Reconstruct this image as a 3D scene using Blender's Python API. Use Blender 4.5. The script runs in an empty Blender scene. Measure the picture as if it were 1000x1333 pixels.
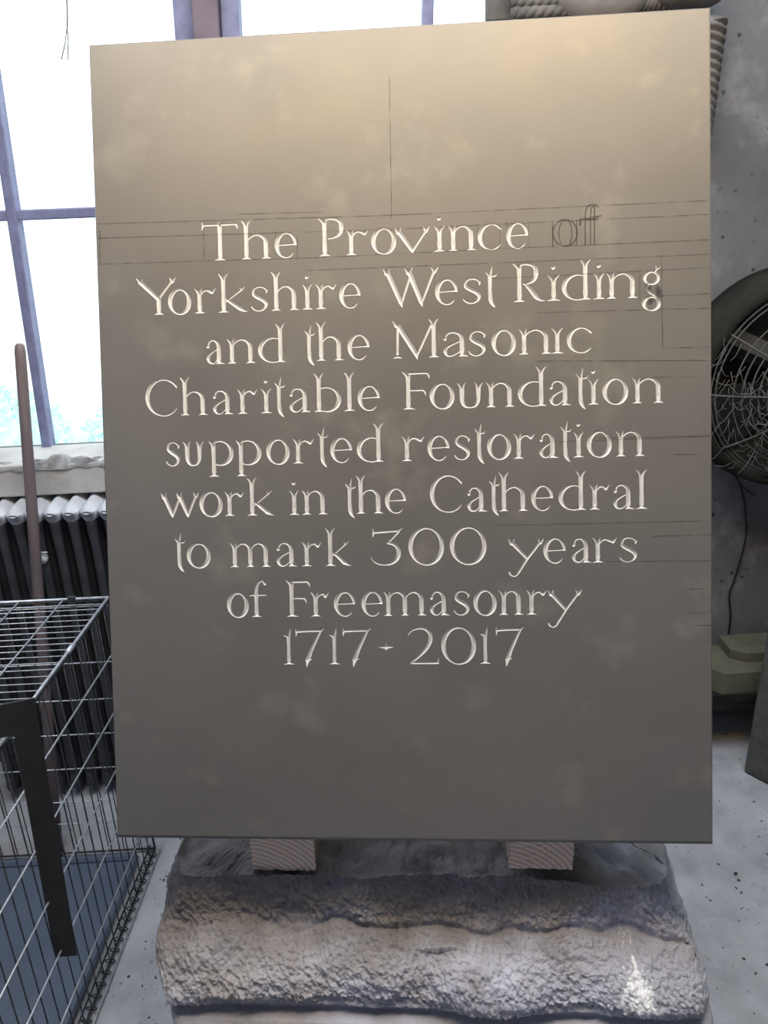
import bpy, math, random
import numpy as np
from mathutils import Matrix, Vector, noise
random.seed(7); rng = np.random.default_rng(7)
C = bpy.context.scene.collection
SC = bpy.context.scene

# ------------------------------------------------------------------ camera
FPX, PCX, PCY = 1060., 500., 666.5
_d = np.array([95., 2550., 1060.]); _d /= np.linalg.norm(_d)      # gravity in camera axes
_z = -_d; _f = np.array([0, 0, 1.]) - _z * _z[2]; _f /= np.linalg.norm(_f)
_x0 = np.cross(_f, _z); _a = math.radians(-2.5)
_x = math.cos(_a) * _x0 - math.sin(_a) * _f; _y = np.cross(_z, _x)
R3 = np.array([_x, _y, _z]); EYE = np.array([0, 0, 1.5])
cam = bpy.data.objects.new('camera', bpy.data.cameras.new('camera')); C.objects.link(cam)
mw = Matrix.Identity(4)
for i, v in enumerate((R3 @ [1, 0, 0], R3 @ [0, -1, 0], R3 @ [0, 0, -1])):
    for j in range(3): mw[j][i] = v[j]
mw.translation = Vector(EYE); cam.matrix_world = mw
cam.data.sensor_width = 36; cam.data.lens = 36 * FPX / 1333; cam.data.clip_start = .02
SC.camera = cam

# ------------------------------------------------------------------ world, lights, exposure
w = bpy.data.worlds.new('sky'); SC.world = w; w.use_nodes = True
w.node_tree.nodes['Background'].inputs[0].default_value = (.86, .93, 1, 1)
w.node_tree.nodes['Background'].inputs[1].default_value = 3.2
SC.view_settings.view_transform = 'Standard'; SC.view_settings.look = 'None'
SC.view_settings.exposure = 0; SC.view_settings.gamma = 1; SC.view_settings.use_curve_mapping = False
def area(name, loc, target, sx, sy, power, col, portal=False, spread=180):
    L = bpy.data.lights.new(name, 'AREA'); L.shape = 'RECTANGLE'; L.size = sx; L.size_y = sy
    L.energy = power; L.color = col; L.spread = math.radians(spread)
    if portal: L.cycles.is_portal = True
    o = bpy.data.objects.new(name, L); C.objects.link(o); o.location = loc
    o.rotation_euler = (Vector(target) - Vector(loc)).to_track_quat('-Z', 'Y').to_euler(); return o
area('ceiling_skylight', (.15, .85, 2.84), (.15, .85, 0), 2.2, 1.0, 66, (.79, .89, 1))
area('tungsten_work_lamp', (.08, .62, 2.20), (.05, 1.25, 1.45), 1.25, .20, 12.5, (1, .62, .18))
area('slab_top_fill', (.05, .95, 2.05), (.05, 1.25, 1.45), 1.2, .15, 2.9, (1, .95, .82))  # added fill above the slab top, no fixture stands there
area('side_fill_light', (-2.35, -1.0, 1.9), (.2, .9, .8), 1.4, 1.3, 9, (.34, .50, 1))  # added cool fill from the left, that wall has no window
area('rear_fill_light', (.6, -2.8, 1.3), (.2, 1, .7), 2.0, 1.4, 6, (.62, .66, 1))  # added weak bluish fill from behind the camera, no window there
area('window_portal', (-.7, 2.06, 1.68), (-.7, 0, 1.68), 2.1, 1.6, 1, (1, 1, 1), portal=True)

# ------------------------------------------------------------------ projection helpers (pixel ray -> point on a plane of the room)
def ray(px, py):
    d = R3 @ np.array([px - PCX, py - PCY, FPX]); return d
def onY(px, py, y):
    r = ray(px, py); return Vector(EYE + r * (y - EYE[1]) / r[1])
def onZ(px, py, z):
    r = ray(px, py); return Vector(EYE + r * (z - EYE[2]) / r[2])
def onP(px, py, p, n):
    r = Vector(ray(px, py)); e = Vector(EYE); return e + r * ((Vector(p) - e).dot(n) / r.dot(n))

# ------------------------------------------------------------------ materials
def mat(name, c1, c2=None, rough=.7, nscale=6, detail=6, bump=0, bscale=60, bdist=.002, metal=0, spec=.5,
        c3=None, c3scale=40, c3lo=.62, c3hi=.7, contrast=(.35, .65), stretch=None, ior=None, rvar=0, spots=None):
    m = bpy.data.materials.new(name); m.use_nodes = True; nt = m.node_tree; N = nt.nodes; L = nt.links
    b = N['Principled BSDF']; b.inputs['Roughness'].default_value = rough; b.inputs['Metallic'].default_value = metal
    b.inputs['Specular IOR Level'].default_value = spec
    if ior: b.inputs['IOR'].default_value = ior
    b.inputs['Base Color'].default_value = (*c1, 1)
    tc = N.new('ShaderNodeTexCoord'); co = tc.outputs['Object']
    if stretch:
        mp = N.new('ShaderNodeMapping'); mp.inputs['Scale'].default_value = stretch; L.new(co, mp.inputs[0]); co = mp.outputs[0]
    def nz(scale, det, lo, hi, rgh=.6):
        n = N.new('ShaderNodeTexNoise'); n.inputs['Scale'].default_value = scale; n.inputs['Detail'].default_value = det
        n.inputs['Roughness'].default_value = rgh
        L.new(co, n.inputs['Vector']); r = N.new('ShaderNodeMapRange'); L.new(n.outputs['Fac'], r.inputs[0])
        r.inputs[1].default_value = lo; r.inputs[2].default_value = hi; return r.outputs[0]
    def mx(f, a, bb):
        x = N.new('ShaderNodeMix'); x.data_type = 'RGBA'; L.new(f, x.inputs[0])
        for s, v in ((x.inputs[6], a), (x.inputs[7], bb)):
            if isinstance(v, tuple): s.default_value = (*v, 1)
            else: L.new(v, s)
        return x.outputs[2]
    cur = c1
    if c2: cur = mx(nz(nscale, detail, *contrast), c1, c2)
    if c3: cur = mx(nz(c3scale, 4, c3lo, c3hi), cur, c3)
    if spots:
        for sc_, lo, col in spots:
            v = N.new('ShaderNodeTexVoronoi'); v.inputs['Scale'].default_value = sc_; L.new(co, v.inputs['Vector'])
            r = N.new('ShaderNodeMapRange'); L.new(v.outputs['Distance'], r.inputs[0]); r.inputs[1].default_value = lo; r.inputs[2].default_value = lo * .6
            mu = N.new('ShaderNodeMath'); mu.operation = 'MULTIPLY'; L.new(r.outputs[0], mu.inputs[0]); L.new(nz(sc_ * .35, 3, .5, .62), mu.inputs[1])
            cur = mx(mu.outputs[0], cur, col)
    if not isinstance(cur, tuple): L.new(cur, b.inputs['Base Color'])
    if rvar:
        r = nz(nscale * 1.7, 5, .3, .7); k = N.new('ShaderNodeMapRange'); L.new(r, k.inputs[0])
        k.inputs[3].default_value = rough - rvar; k.inputs[4].default_value = rough + rvar; L.new(k.outputs[0], b.inputs['Roughness'])
    if bump:
        n = N.new('ShaderNodeTexNoise'); n.inputs['Scale'].default_value = bscale; n.inputs['Detail'].default_value = 8
        n.inputs['Roughness'].default_value = .65; L.new(co, n.inputs['Vector'])
        bp = N.new('ShaderNodeBump'); bp.inputs['Strength'].default_value = bump; bp.inputs['Distance'].default_value = bdist
        L.new(n.outputs['Fac'], bp.inputs['Height']); L.new(bp.outputs[0], b.inputs['Normal'])
    m['_last'] = 1
    return m

M = {}
M['slab'] = mat('honed_stone', (.098, .092, .084), (.117, .109, .098), rough=.50, nscale=3.2, detail=8, rvar=.08, spec=.8, contrast=(.38, .66),
                bump=.05, bscale=500, bdist=.0004, c3=(.150, .142, .120), c3scale=9, c3lo=.56, c3hi=.72)
M['plaster'] = mat('old_plaster', (.165, .165, .175), (.115, .115, .12), rough=.85, nscale=4, detail=9, bump=.35, bscale=14, bdist=.012,
                   c3=(.235, .235, .245), c3scale=9, c3lo=.52, c3hi=.68, spots=[(16, .11, (.02, .02, .018)), (38, .22, (.04, .04, .038))])
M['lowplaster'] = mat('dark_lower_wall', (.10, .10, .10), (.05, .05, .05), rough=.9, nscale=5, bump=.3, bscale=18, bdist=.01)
M['sill'] = mat('whitewashed_sill', (.52, .50, .47), (.36, .35, .34), rough=.85, nscale=9, bump=.4, bscale=30, bdist=.004, spots=[(30, .12, (.04, .04, .04))])
M['mortar'] = mat('crumbling_plaster', (.34, .34, .34), (.12, .11, .11), rough=.95, nscale=30, bump=.6, bscale=80, bdist=.004)
M['room'] = mat('room_walls', (.40, .38, .35), (.32, .31, .29), rough=.9)
M['ceil'] = mat('room_ceiling', (.5, .49, .46), (.42, .41, .40), rough=.9)
M['floor'] = mat('dusty_concrete', (.50, .505, .54), (.32, .325, .345), rough=.9, nscale=7, detail=10, bump=.5, bscale=60, bdist=.004,
                 c3=(.46, .46, .47), c3scale=26, c3lo=.55, c3hi=.75, spots=[(34, .16, (.03, .03, .03)), (90, .16, (.05, .05, .05))])
M['bar'] = mat('bloom_tinted_bar', (.20, .215, .36), (.14, .15, .26), rough=.6, nscale=30, bump=.3, bscale=90, bdist=.002)  # grey bars, blue of the window bloom put into their colour
M['post'] = mat('brown_grey_paint', (.16, .13, .17), (.11, .09, .12), rough=.6, nscale=12)
M['iron'] = mat('cast_iron_paint', (.05, .05, .058), (.03, .03, .035), rough=.55, nscale=20, bump=.3, bscale=70, bdist=.002)
M['paleiron'] = mat('pale_cast_iron', (.62, .63, .67), (.48, .49, .52), rough=.7, nscale=20, bump=.2, bscale=70, bdist=.002)  # much paler iron for the radiator heads and tie bolt
M['wire'] = mat('window_lit_wire', (.62, .66, .72), (.40, .42, .46), rough=.38, nscale=60, metal=.45)  # window reflection on lid and level wires put into a pale colour
M['wiredark'] = mat('dark_wire', (.10, .10, .11), (.045, .045, .05), rough=.5, nscale=60, metal=.6)  # darker copy of the wire, without the painted reflection
M['tray'] = mat('blue_grey_tray', (.115, .145, .20), (.085, .11, .155), rough=.5, nscale=6, bump=.1, bscale=30)
M['black'] = mat('blackened_steel', (.012, .011, .010), (.022, .020, .018), rough=.65, nscale=30, bump=.2, bscale=120)
M['etch'] = mat('worn_steel_marks', (.03, .029, .027), rough=.6)
M['handle'] = mat('worn_wooden_handle', (.17, .13, .13), (.09, .07, .075), rough=.6, nscale=16, stretch=(1, 1, .15), bump=.2, bscale=60)
M['timber'] = mat('sawn_timber', (.40, .30, .235), (.30, .21, .16), rough=.85, nscale=20, stretch=(1, .15, 1), bump=.3, bscale=90)
M['fan'] = mat('fan_dusty_metal', (.085, .085, .08), (.055, .055, .05), rough=.8, nscale=30, bump=.3, bscale=90)
M['fandark'] = mat('fan_dark_metal', (.018, .018, .018), (.03, .03, .03), rough=.7, nscale=20)
M['drum'] = mat('fan_drum_olive', (.014, .0145, .012), (.026, .027, .022), spec=.15, rough=.9, nscale=16, bump=.3, bscale=50)
M['web'] = mat('dusty_cobweb', (.14, .14, .135), rough=.9)
M['cable'] = mat('black_cable', (.012, .012, .012), rough=.6)
M['carve'] = mat('carved_dark_stone', (.17, .16, .15), (.09, .085, .085), rough=.85, nscale=14, bump=.5, bscale=60, bdist=.004)
M['carvelight'] = mat('pale_carved_stone', (.32, .31, .30), (.20, .19, .19), rough=.8, nscale=10, bump=.4, bscale=50, bdist=.003)
M['offcut'] = mat('yellowish_stone_offcut', (.135, .128, .085), (.09, .086, .06), rough=.9, nscale=14, bump=.4, bscale=60, bdist=.003)
M['upright'] = mat('rough_dark_board', (.12, .12, .11), (.07, .07, .065), rough=.95, nscale=30, bump=.8, bscale=120, bdist=.004)
M['leaf'] = mat('bush_leaves', (.66, .90, .83), (.80, .95, .91), rough=.7, nscale=4)
M['yard'] = mat('pale_yard', (.8, .8, .78), (.7, .72, .68), rough=.9, nscale=2)
M['chip'] = mat('dark_stone_chips', (.04, .04, .04), (.09, .09, .09), rough=.9, nscale=30)
# freshly cut stone inside the letters: the colour follows the cut attribute
def cut_material():
    m = M['slab'].copy(); m.name = 'cut_stone'; nt = m.node_tree; N = nt.nodes; L = nt.links
    b = N['Principled BSDF']; src = b.inputs['Base Color'].links[0].from_socket
    at = N.new('ShaderNodeAttribute'); at.attribute_name = 'cut'
    r = N.new('ShaderNodeMapRange'); L.new(at.outputs['Fac'], r.inputs[0]); r.inputs[1].default_value = -.00005; r.inputs[2].default_value = .00015
    n = N.new('ShaderNodeTexNoise'); n.inputs['Scale'].default_value = 90; n.inputs['Detail'].default_value = 5
    tc = N.new('ShaderNodeTexCoord'); L.new(tc.outputs['Object'], n.inputs['Vector'])
    c = N.new('ShaderNodeMix'); c.data_type = 'RGBA'; L.new(n.outputs['Fac'], c.inputs[0])
    c.inputs[6].default_value = (.47, .47, .455, 1); c.inputs[7].default_value = (.68, .68, .66, 1)
    x = N.new('ShaderNodeMix'); x.data_type = 'RGBA'; L.new(r.outputs[0], x.inputs[0]); L.new(src, x.inputs[6]); L.new(c.outputs[2], x.inputs[7])
    L.new(x.outputs[2], b.inputs['Base Color'])
    sp = N.new('ShaderNodeMapRange'); L.new(r.outputs[0], sp.inputs[0]); sp.inputs[3].default_value = .8; sp.inputs[4].default_value = .2
    L.new(sp.outputs[0], b.inputs['Specular IOR Level'])
    return m
M['cut'] = cut_material()
def blend_material(name, col, alpha, scale=60, lo=.35, hi=.6, radial=False):
    m = bpy.data.materials.new(name); m.use_nodes = True; nt = m.node_tree; N = nt.nodes; L = nt.links
    b = N['Principled BSDF']; b.inputs['Base Color'].default_value = (*col, 1); b.inputs['Roughness'].default_value = .6
    tc = N.new('ShaderNodeTexCoord'); n = N.new('ShaderNodeTexNoise'); n.inputs['Scale'].default_value = scale; n.inputs['Detail'].default_value = 4
    L.new(tc.outputs['Object'], n.inputs['Vector']); r = N.new('ShaderNodeMapRange'); L.new(n.outputs['Fac'], r.inputs[0])
    r.inputs[1].default_value = lo; r.inputs[2].default_value = hi; r.inputs[3].default_value = 0 if not radial else alpha * .6; r.inputs[4].default_value = alpha
    o = r.outputs[0]
    if radial:
        at = N.new('ShaderNodeAttribute'); at.attribute_name = 'fade'; mu = N.new('ShaderNodeMath'); mu.operation = 'MULTIPLY'
        L.new(o, mu.inputs[0]); L.new(at.outputs['Fac'], mu.inputs[1]); o = mu.outputs[0]
    L.new(o, b.inputs['Alpha']); return m
M['pencil'] = blend_material('graphite_line', (.035, .033, .03), .60)
M['pencildark'] = blend_material('graphite_drawing', (.03, .03, .03), .85, lo=.2, hi=.5)
M['smudge'] = blend_material('graphite_shading', (.03, .033, .035), .9, radial=True)
# window glass: mostly clear with a weak reflection and a film of dirt
def glass():
    m = bpy.data.materials.new('dusty_glass'); m.use_nodes = True; nt = m.node_tree; N = nt.nodes; L = nt.links
    out = N['Material Output']; N.remove(N['Principled BSDF'])
    t = N.new('ShaderNodeBsdfTransparent'); t.inputs[0].default_value = (.93, .96, .97, 1)
    g = N.new('ShaderNodeBsdfGlossy'); g.inputs['Roughness'].default_value = .03
    a = N.new('ShaderNodeMixShader'); a.inputs[0].default_value = .06; L.new(t.outputs[0], a.inputs[1]); L.new(g.outputs[0], a.inputs[2])
    d = N.new('ShaderNodeBsdfDiffuse'); d.inputs[0].default_value = (.6, .6, .6, 1)
    n = N.new('ShaderNodeTexNoise'); n.inputs['Scale'].default_value = 12; n.inputs['Detail'].default_value = 8
    r = N.new('ShaderNodeMapRange'); L.new(n.outputs['Fac'], r.inputs[0]); r.inputs[1].default_value = .5; r.inputs[2].default_value = .8; r.inputs[4].default_value = .12
    bm = N.new('ShaderNodeMixShader'); L.new(r.outputs[0], bm.inputs[0]); L.new(a.outputs[0], bm.inputs[1]); L.new(d.outputs[0], bm.inputs[2])
    L.new(bm.outputs[0], out.inputs[0]); return m
M['glass'] = glass()

# ------------------------------------------------------------------ mesh helpers
class MB:
    def __init__(s): s.v = []; s.f = []
    def box(s, a, b, mtx=None):
        x0, y0, z0 = a; x1, y1, z1 = b
        p = [Vector(q) for q in ((x0,y0,z0),(x1,y0,z0),(x1,y1,z0),(x0,y1,z0),(x0,y0,z1),(x1,y0,z1),(x1,y1,z1),(x0,y1,z1))]
        if mtx: p = [mtx @ q for q in p]
        s.hexa(p); return s
    def hexa(s, p):
        n = len(s.v); s.v += [tuple(q) for q in p]
        s.f += [tuple(n + i for i in q) for q in ((0,3,2,1),(4,5,6,7),(0,1,5,4),(1,2,6,5),(2,3,7,6),(3,0,4,7))]
    def prism(s, loop, off):                      # loop of points extruded by the vector off
        n = len(s.v); k = len(loop); off = Vector(off)
        s.v += [tuple(Vector(q)) for q in loop] + [tuple(Vector(q) + off) for q in loop]
        s.f += [tuple(range(n + k - 1, n - 1, -1)), tuple(range(n + k, n + 2 * k))]
        s.f += [(n + i, n + (i + 1) % k, n + k + (i + 1) % k, n + k + i) for i in range(k)]; return s
    def tube(s, pts, r, sides=8, closed=False, caps=True):
        pts = [Vector(p) for p in pts]; n = len(pts); rr = r if isinstance(r, (list, tuple)) else [r] * n
        base = len(s.v); up = None
        for i, p in enumerate(pts):
            if closed: t = pts[(i + 1) % n] - pts[i - 1]
            else: t = pts[min(i + 1, n - 1)] - pts[max(i - 1, 0)]
            t = t.normalized() if t.length > 0 else Vector((0, 0, 1))
            if up is None:
                up = Vector((0, 0, 1)) if abs(t.z) < .9 else Vector((1, 0, 0))
            u = t.cross(up)
            if u.length < 1e-4: u = t.orthogonal()
            u.normalize(); v = u.cross(t); up = v
            for k in range(sides):
                a = 2 * math.pi * k / sides; s.v.append(tuple(p + (u * math.cos(a) + v * math.sin(a)) * rr[i]))
        m = n if closed else n - 1
        for i in range(m):
            a, b = base + i * sides, base + ((i + 1) % n) * sides
            for k in range(sides): s.f.append((a + k, a + (k + 1) % sides, b + (k + 1) % sides, b + k))
        if caps and not closed:
            s.f.append(tuple(base + k for k in range(sides - 1, -1, -1))); s.f.append(tuple(base + (n - 1) * sides + k for k in range(sides)))
        return s
    def ellipsoid(s, c, r, nu=16, nv=10, ex=1.0):
        n = len(s.v); c = Vector(c)
        for j in range(nv + 1):
            ph = -math.pi / 2 + math.pi * j / nv
            for i in range(nu):
                th = 2 * math.pi * i / nu
                s.v.append((c.x + r[0] * math.cos(ph) * math.cos(th), c.y + r[1] * math.cos(ph) * math.sin(th), c.z + r[2] * math.sin(ph)))
        for j in range(nv):
            for i in range(nu): s.f.append((n + j*nu + i, n + j*nu + (i+1) % nu, n + (j+1)*nu + (i+1) % nu, n + (j+1)*nu + i))
        return s
    def build(s, name, m, parent=None, smooth=False, org=(0, 0, 0)):
        me = bpy.data.meshes.new(name); o_ = Vector(org)
        me.from_pydata([tuple(Vector(q) - o_) for q in s.v], [], s.f); me.update()
        if smooth: me.polygons.foreach_set('use_smooth', [True] * len(me.polygons))
        me.materials.append(m); o = bpy.data.objects.new(name, me); C.objects.link(o)
        if parent: o.parent = parent
        return o
def tag(o, label=None, cat=None, group=None, kind=None):
    if label: o['label'] = label
    if cat: o['category'] = cat
    if group: o['group'] = group
    if kind: o['kind'] = kind
    return o
def empty(name, loc, label=None, cat=None, kind=None, rotz=0):
    o = bpy.data.objects.new(name, None); C.objects.link(o); o.location = loc; o.rotation_euler = (0, 0, rotz)
    o.empty_display_size = .05; return tag(o, label, cat, None, kind)
def top(mb, name, m, label, cat, loc, smooth=False, rotz=0):
    o = mb.build(name, m, None, smooth, loc); o.location = loc; return tag(o, label, cat)
def bevel(o, wd=.003, seg=2):
    b = o.modifiers.new('bevel', 'BEVEL'); b.width = wd; b.segments = seg; b.limit_method = 'ANGLE'; return o

WY = 1.92                                          # inner face of the window wall
# ------------------------------------------------------------------ the room
fl = MB().box((-2.6, -3.1, -.1), (2.6, WY + .02, 0)).build('floor', M['floor']); tag(fl, kind='structure')
ce = MB().box((-2.6, -3.1, 2.9), (2.6, 2.3, 3.0)).build('ceiling', M['ceil']); tag(ce, kind='structure')
WR = .385                                          # right edge of the window opening
sill_z = onY(60, 591, 1.955).z
wb = MB()
wb.box((WR, WY, -.1), (2.6, 2.14, 2.9)); wb.box((-2.6, WY, -.1), (-1.75, 2.14, 2.9)); wb.box((-1.75, WY, 2.45), (WR, 2.14, 2.9))
tag(wb.build('wall_back', M['plaster']), kind='structure')
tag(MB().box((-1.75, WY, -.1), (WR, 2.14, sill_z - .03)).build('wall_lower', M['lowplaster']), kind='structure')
for nm, a, b in (('wall_left', (-2.7, -3.1, -.1), (-2.6, 2.14, 3)), ('wall_right', (2.6, -3.1, -.1), (2.7, 2.14, 3)), ('wall_front', (-2.7, -3.2, -.1), (2.7, -3.1, 3))):
    tag(MB().box(a, b).build(nm, M['room']), kind='structure')

# window: sill, crumbling bed, mullion, bars, panes
WG = 1.955                                         # plane of the glazing
win = empty('window_1', (-.6, WG, sill_z)); tag(win, kind='structure'); wo = (-.6, WG, sill_z)
ptf = onY(60, 600, 1.80); ptb = onY(60, 645, 1.80)
sl = MB(); nx = 60
for k in range(nx):
    x0 = -1.75 + (WR + .05 + 1.75) * k / nx; x1 = -1.75 + (WR + .05 + 1.75) * (k + 1) / nx
    sl.box((x0, 1.80, ptb.z), (x1, 2.14, ptf.z - .012))
so = MB().box((-1.75, 1.80, ptb.z), (WR + .05, 1.95, ptf.z - .008)).build('window_sill', M['sill'], win, False, wo); bevel(so, .004)
# ragged plaster bed along the sill edge
mo = MB(); nxx, nyy = 420, 26; vs = []
for j in range(nyy + 1):
    for i in range(nxx + 1):
        x = -1.75 + (WR + 1.75) * i / nxx; y = 1.797 + .15 * j / nyy
        h = noise.fractal(Vector((x * 14, y * 14, 3)), .8, 2.1, 5) * .010 + noise.noise(Vector((x * 45, y * 45, 1))) * .004
        lump = .016 * math.exp(-((x + .665) / .022) ** 2 - ((y - 1.815) / .02) ** 2) + .012 * math.exp(-((x + .60) / .05) ** 2 - ((y - 1.90) / .03) ** 2)
        z = ptf.z - .006 + max(h, -.004) + lump + (sill_z - .022 - ptf.z) * max(0, (y - 1.83) / .12)
        if j == 0: z = ptf.z - .02 + .006 * noise.noise(Vector((x * 30, 0, 0)))
        yy = y + .006 * noise.noise(Vector((x * 25, y * 10, 7)))
        mo.v.append((x, yy, z))
for j in range(nyy):
    for i in range(nxx):
        a = j * (nxx + 1) + i; mo.f.append((a, a + 1, a + nxx + 2, a + nxx + 1))
tag(mo.build('crumbling_plaster', M['mortar'], win, True, wo))
def quadbar(pts, yf, yb):                          # bar drawn by 4 points (bottom left, bottom right, top right, top left) in the glazing plane
    m = MB(); m.prism([(p.x, yf, p.z) for p in pts], (0, yb - yf, 0)); return m
def lean_x(x, z): return x + .048 * (z - .9)       # the old frame is slightly out of plumb
zt = 2.45
def vbar(xc, wd, z0, z1, yf, yb, name, m):
    p = [Vector((lean_x(xc - wd / 2, z0), 0, z0)), Vector((lean_x(xc + wd / 2, z0), 0, z0)), Vector((lean_x(xc + wd / 2, z1), 0, z1)), Vector((lean_x(xc - wd / 2, z1), 0, z1))]
    o = quadbar(p, yf, yb).build(name, m, win, False, wo); bevel(o, .003); return o
xb = onY(60.5, 585, WG - .02).x; pm = onY(267, 10, WG - .05); xm = pm.x - .048 * (pm.z - .9); x5 = onY(558, 8, WG - .02); x5 = x5.x - .048 * (x5.z - .9)
zb = onY(60, 279, WG - .02).z
vs_ = [xb - .84, xb - .42, xb]
for x in vs_: vbar(x, .022, sill_z - .02, zt, WG - .022, WG + .018, 'glazing_bar', M['bar'])
vbar(x5, .022, sill_z - .02, zt, WG - .022, WG + .018, 'glazing_bar', M['bar'])
for x0, x1 in ((-1.75, xm - .05), (xm + .05, WR)):
    o = MB().box((x0, WG - .018, zb - .011), (x1, WG + .018, zb + .011)).build('glazing_bar', M['bar'], win, False, wo); bevel(o, .003)
    o = MB().box((x0, WG - .018, zb + .55), (x1, WG + .018, zb + .572)).build('glazing_bar', M['bar'], win, False, wo)
    o = MB().box((x0, WG - .03, sill_z - .03), (x1, WG + .025, sill_z + .012)).build('bottom_rail', M['bar'], win, False, wo); bevel(o, .004)
vbar(xm - .045, .040, sill_z - .03, zt, WG - .045, WG + .03, 'frame_stile', M['bar'])
vbar(xm + .002, .052, sill_z - .03, zt, WG - .075, WG + .04, 'timber_post', M['post'])
vbar(xm + .047, .036, sill_z - .03, zt, WG - .045, WG + .03, 'frame_stile', M['bar'])
vbar(WR - .012 - .048 * .9, .02, sill_z - .03, zt, WG - .03, WG + .03, 'frame_stile', M['bar'])
ex = [-1.75] + vs_ + [xm]
for k in range(4):
    for z0, z1 in ((sill_z, zb), (zb, zb + .56), (zb + .56, zt)):
        tag(quadbar([Vector((lean_x(ex[k], z0), 0, z0)), Vector((lean_x(ex[k+1], z0), 0, z0)), Vector((lean_x(ex[k+1], z1), 0, z1)), Vector((lean_x(ex[k], z1), 0, z1))], WG - .001, WG + .002).build('pane', M['glass'], win, False, wo))
for a, b in ((xm, x5), (x5, WR - .05)):
    for z0, z1 in ((sill_z, zb), (zb, zb + .56), (zb + .56, zt)):
        quadbar([Vector((lean_x(a, z0), 0, z0)), Vector((lean_x(b, z0), 0, z0)), Vector((lean_x(b, z1), 0, z1)), Vector((lean_x(a, z1), 0, z1))], WG - .001, WG + .002).build('pane', M['glass'], win, False, wo)

# outdoors
tag(MB().box((-30, 2.14, -.5), (30, 60, -.4)).build('ground', M['yard']), kind='structure')
def bush(x, y, z, r, label):
    m = MB(); rr = random.Random(int(x * 100))
    for k in range(1500):
        a = rr.uniform(0, 6.283); ph = rr.uniform(-.3, 1.4); q = r * rr.uniform(.75, 1.05)
        c = Vector((x + q * math.cos(a) * math.cos(ph), y + q * math.sin(a) * math.cos(ph), z + q * .8 * math.sin(ph)))
        d = Vector((rr.uniform(-1, 1), rr.uniform(-1, 1), rr.uniform(-1, 1))).normalized(); e = d.orthogonal().normalized(); sz = rr.uniform(.018, .04)
        m.prism([c - d * sz, c + e * sz * .5, c + d * sz, c - e * sz * .5], d.cross(e) * .004)
    m.ellipsoid((x, y, z), (r * .8, r * .8, r * .62), 14, 8)
    return top(m, 'bush', M['leaf'], label, 'bush', (x, y, -.4))
bush(-2.12, 4.75, .06, .46, 'pale green bush outside, left of the tall glazing bar')
bush(-1.14, 4.75, .0, .46, 'pale green bush outside, just beside the stone slab edge')

# ------------------------------------------------------------------ the lettered slab
def homog(src, dst):
    A = []
    for (x, y), (u, v) in zip(src, dst):
        A.append([x, y, 1, 0, 0, 0, -u*x, -u*y, -u]); A.append([0, 0, 0, x, y, 1, -v*x, -v*y, -v])
    return np.linalg.svd(np.array(A))[2][-1].reshape(3, 3)
SW, SH, ST = .75, 1.0007, .032
BLc = Vector((-.32439, .82802, .72002)); U_ = Vector((.74479, -.08793, .00707)).normalized(); V_ = Vector((.02840, .34265, .93981)); V_ = (V_ - U_ * V_.dot(U_)).normalized()
N_ = U_.cross(V_)                                  # towards the viewer
def slab_px(px, py):                               # pixel -> position on the slab face (metres)
    p = onP(px, py, BLc, N_) - BLc; return p.dot(U_), p.dot(V_)
slab = empty('inscribed_slab', BLc, 'large smooth grey-brown stone slab cut with nine lines of lettering, leaning on two timber blocks', 'stone slab')
rm = Matrix((( U_.x, V_.x, N_.x), (U_.y, V_.y, N_.y), (U_.z, V_.z, N_.z))).to_euler(); slab.rotation_euler = rm

XH, AS, CP, HW = 32.5, 50.5, 48.5, 2.95
def bz(p0, p1, p2, p3, h0, hm, h1, n=12):
    hc = 2 * hm - (h0 + h1) / 2; o = []
    for i in range(n + 1):
        t = i / n; q = 1 - t
        o.append((q**3*p0[0] + 3*q*q*t*p1[0] + 3*q*t*t*p2[0] + t**3*p3[0], q**3*p0[1] + 3*q*q*t*p1[1] + 3*q*t*t*p2[1] + t**3*p3[1], max(q*q*h0 + 2*q*t*hc + t*t*h1, .25)))
    return o
def stem(x, y0, y1, hw=HW): return [(x, y0, hw), (x, (y0 + y1) / 2, hw * .86), (x, y1, hw)]
def foot(x, y=0, l=6.6, r=6.6, hw=HW):
    return [[(x, y + 8, hw * .95), (x, y + 3.0, hw * .86)], [(x, y + 3, hw * .8), (x - l * .55, y + 1.3, 1.0), (x - l, y + .3, .25)], [(x, y + 3, hw * .8), (x + r * .55, y + 1.3, 1.0), (x + r, y + .3, .25)]]
def horns(x, t, l=6.6, r=6.6, hw=HW):
    o = []
    if l: o.append([(x - .6, t - 6.5, hw * .8), (x - l * .5, t - 2.7, 1.35), (x - l, t, .25)])
    if r: o.append([(x + .6, t - 6.5, hw * .8), (x + r * .5, t - 2.7, 1.35), (x + r, t, .25)])
    return o
def arc(cx, cy, rx, ry, a0, a1, thin=1.05, thick=3.1, tilt=14, n=40, e0=None, e1=None, p=1.7):
    o = []
    for i in range(n + 1):
        t = i / n; a = a0 + (a1 - a0) * t; ar = math.radians(a)
        h = thin + (thick - thin) * abs(math.cos(math.radians(a + tilt))) ** p
        if e0 is not None and t < .18: h = e0 + (h - e0) * t / .18
        if e1 is not None and t > .82: h = e1 + (h - e1) * (1 - t) / .18
        o.append((cx + rx * math.cos(ar), cy + ry * math.sin(ar), h))
    return o
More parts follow.
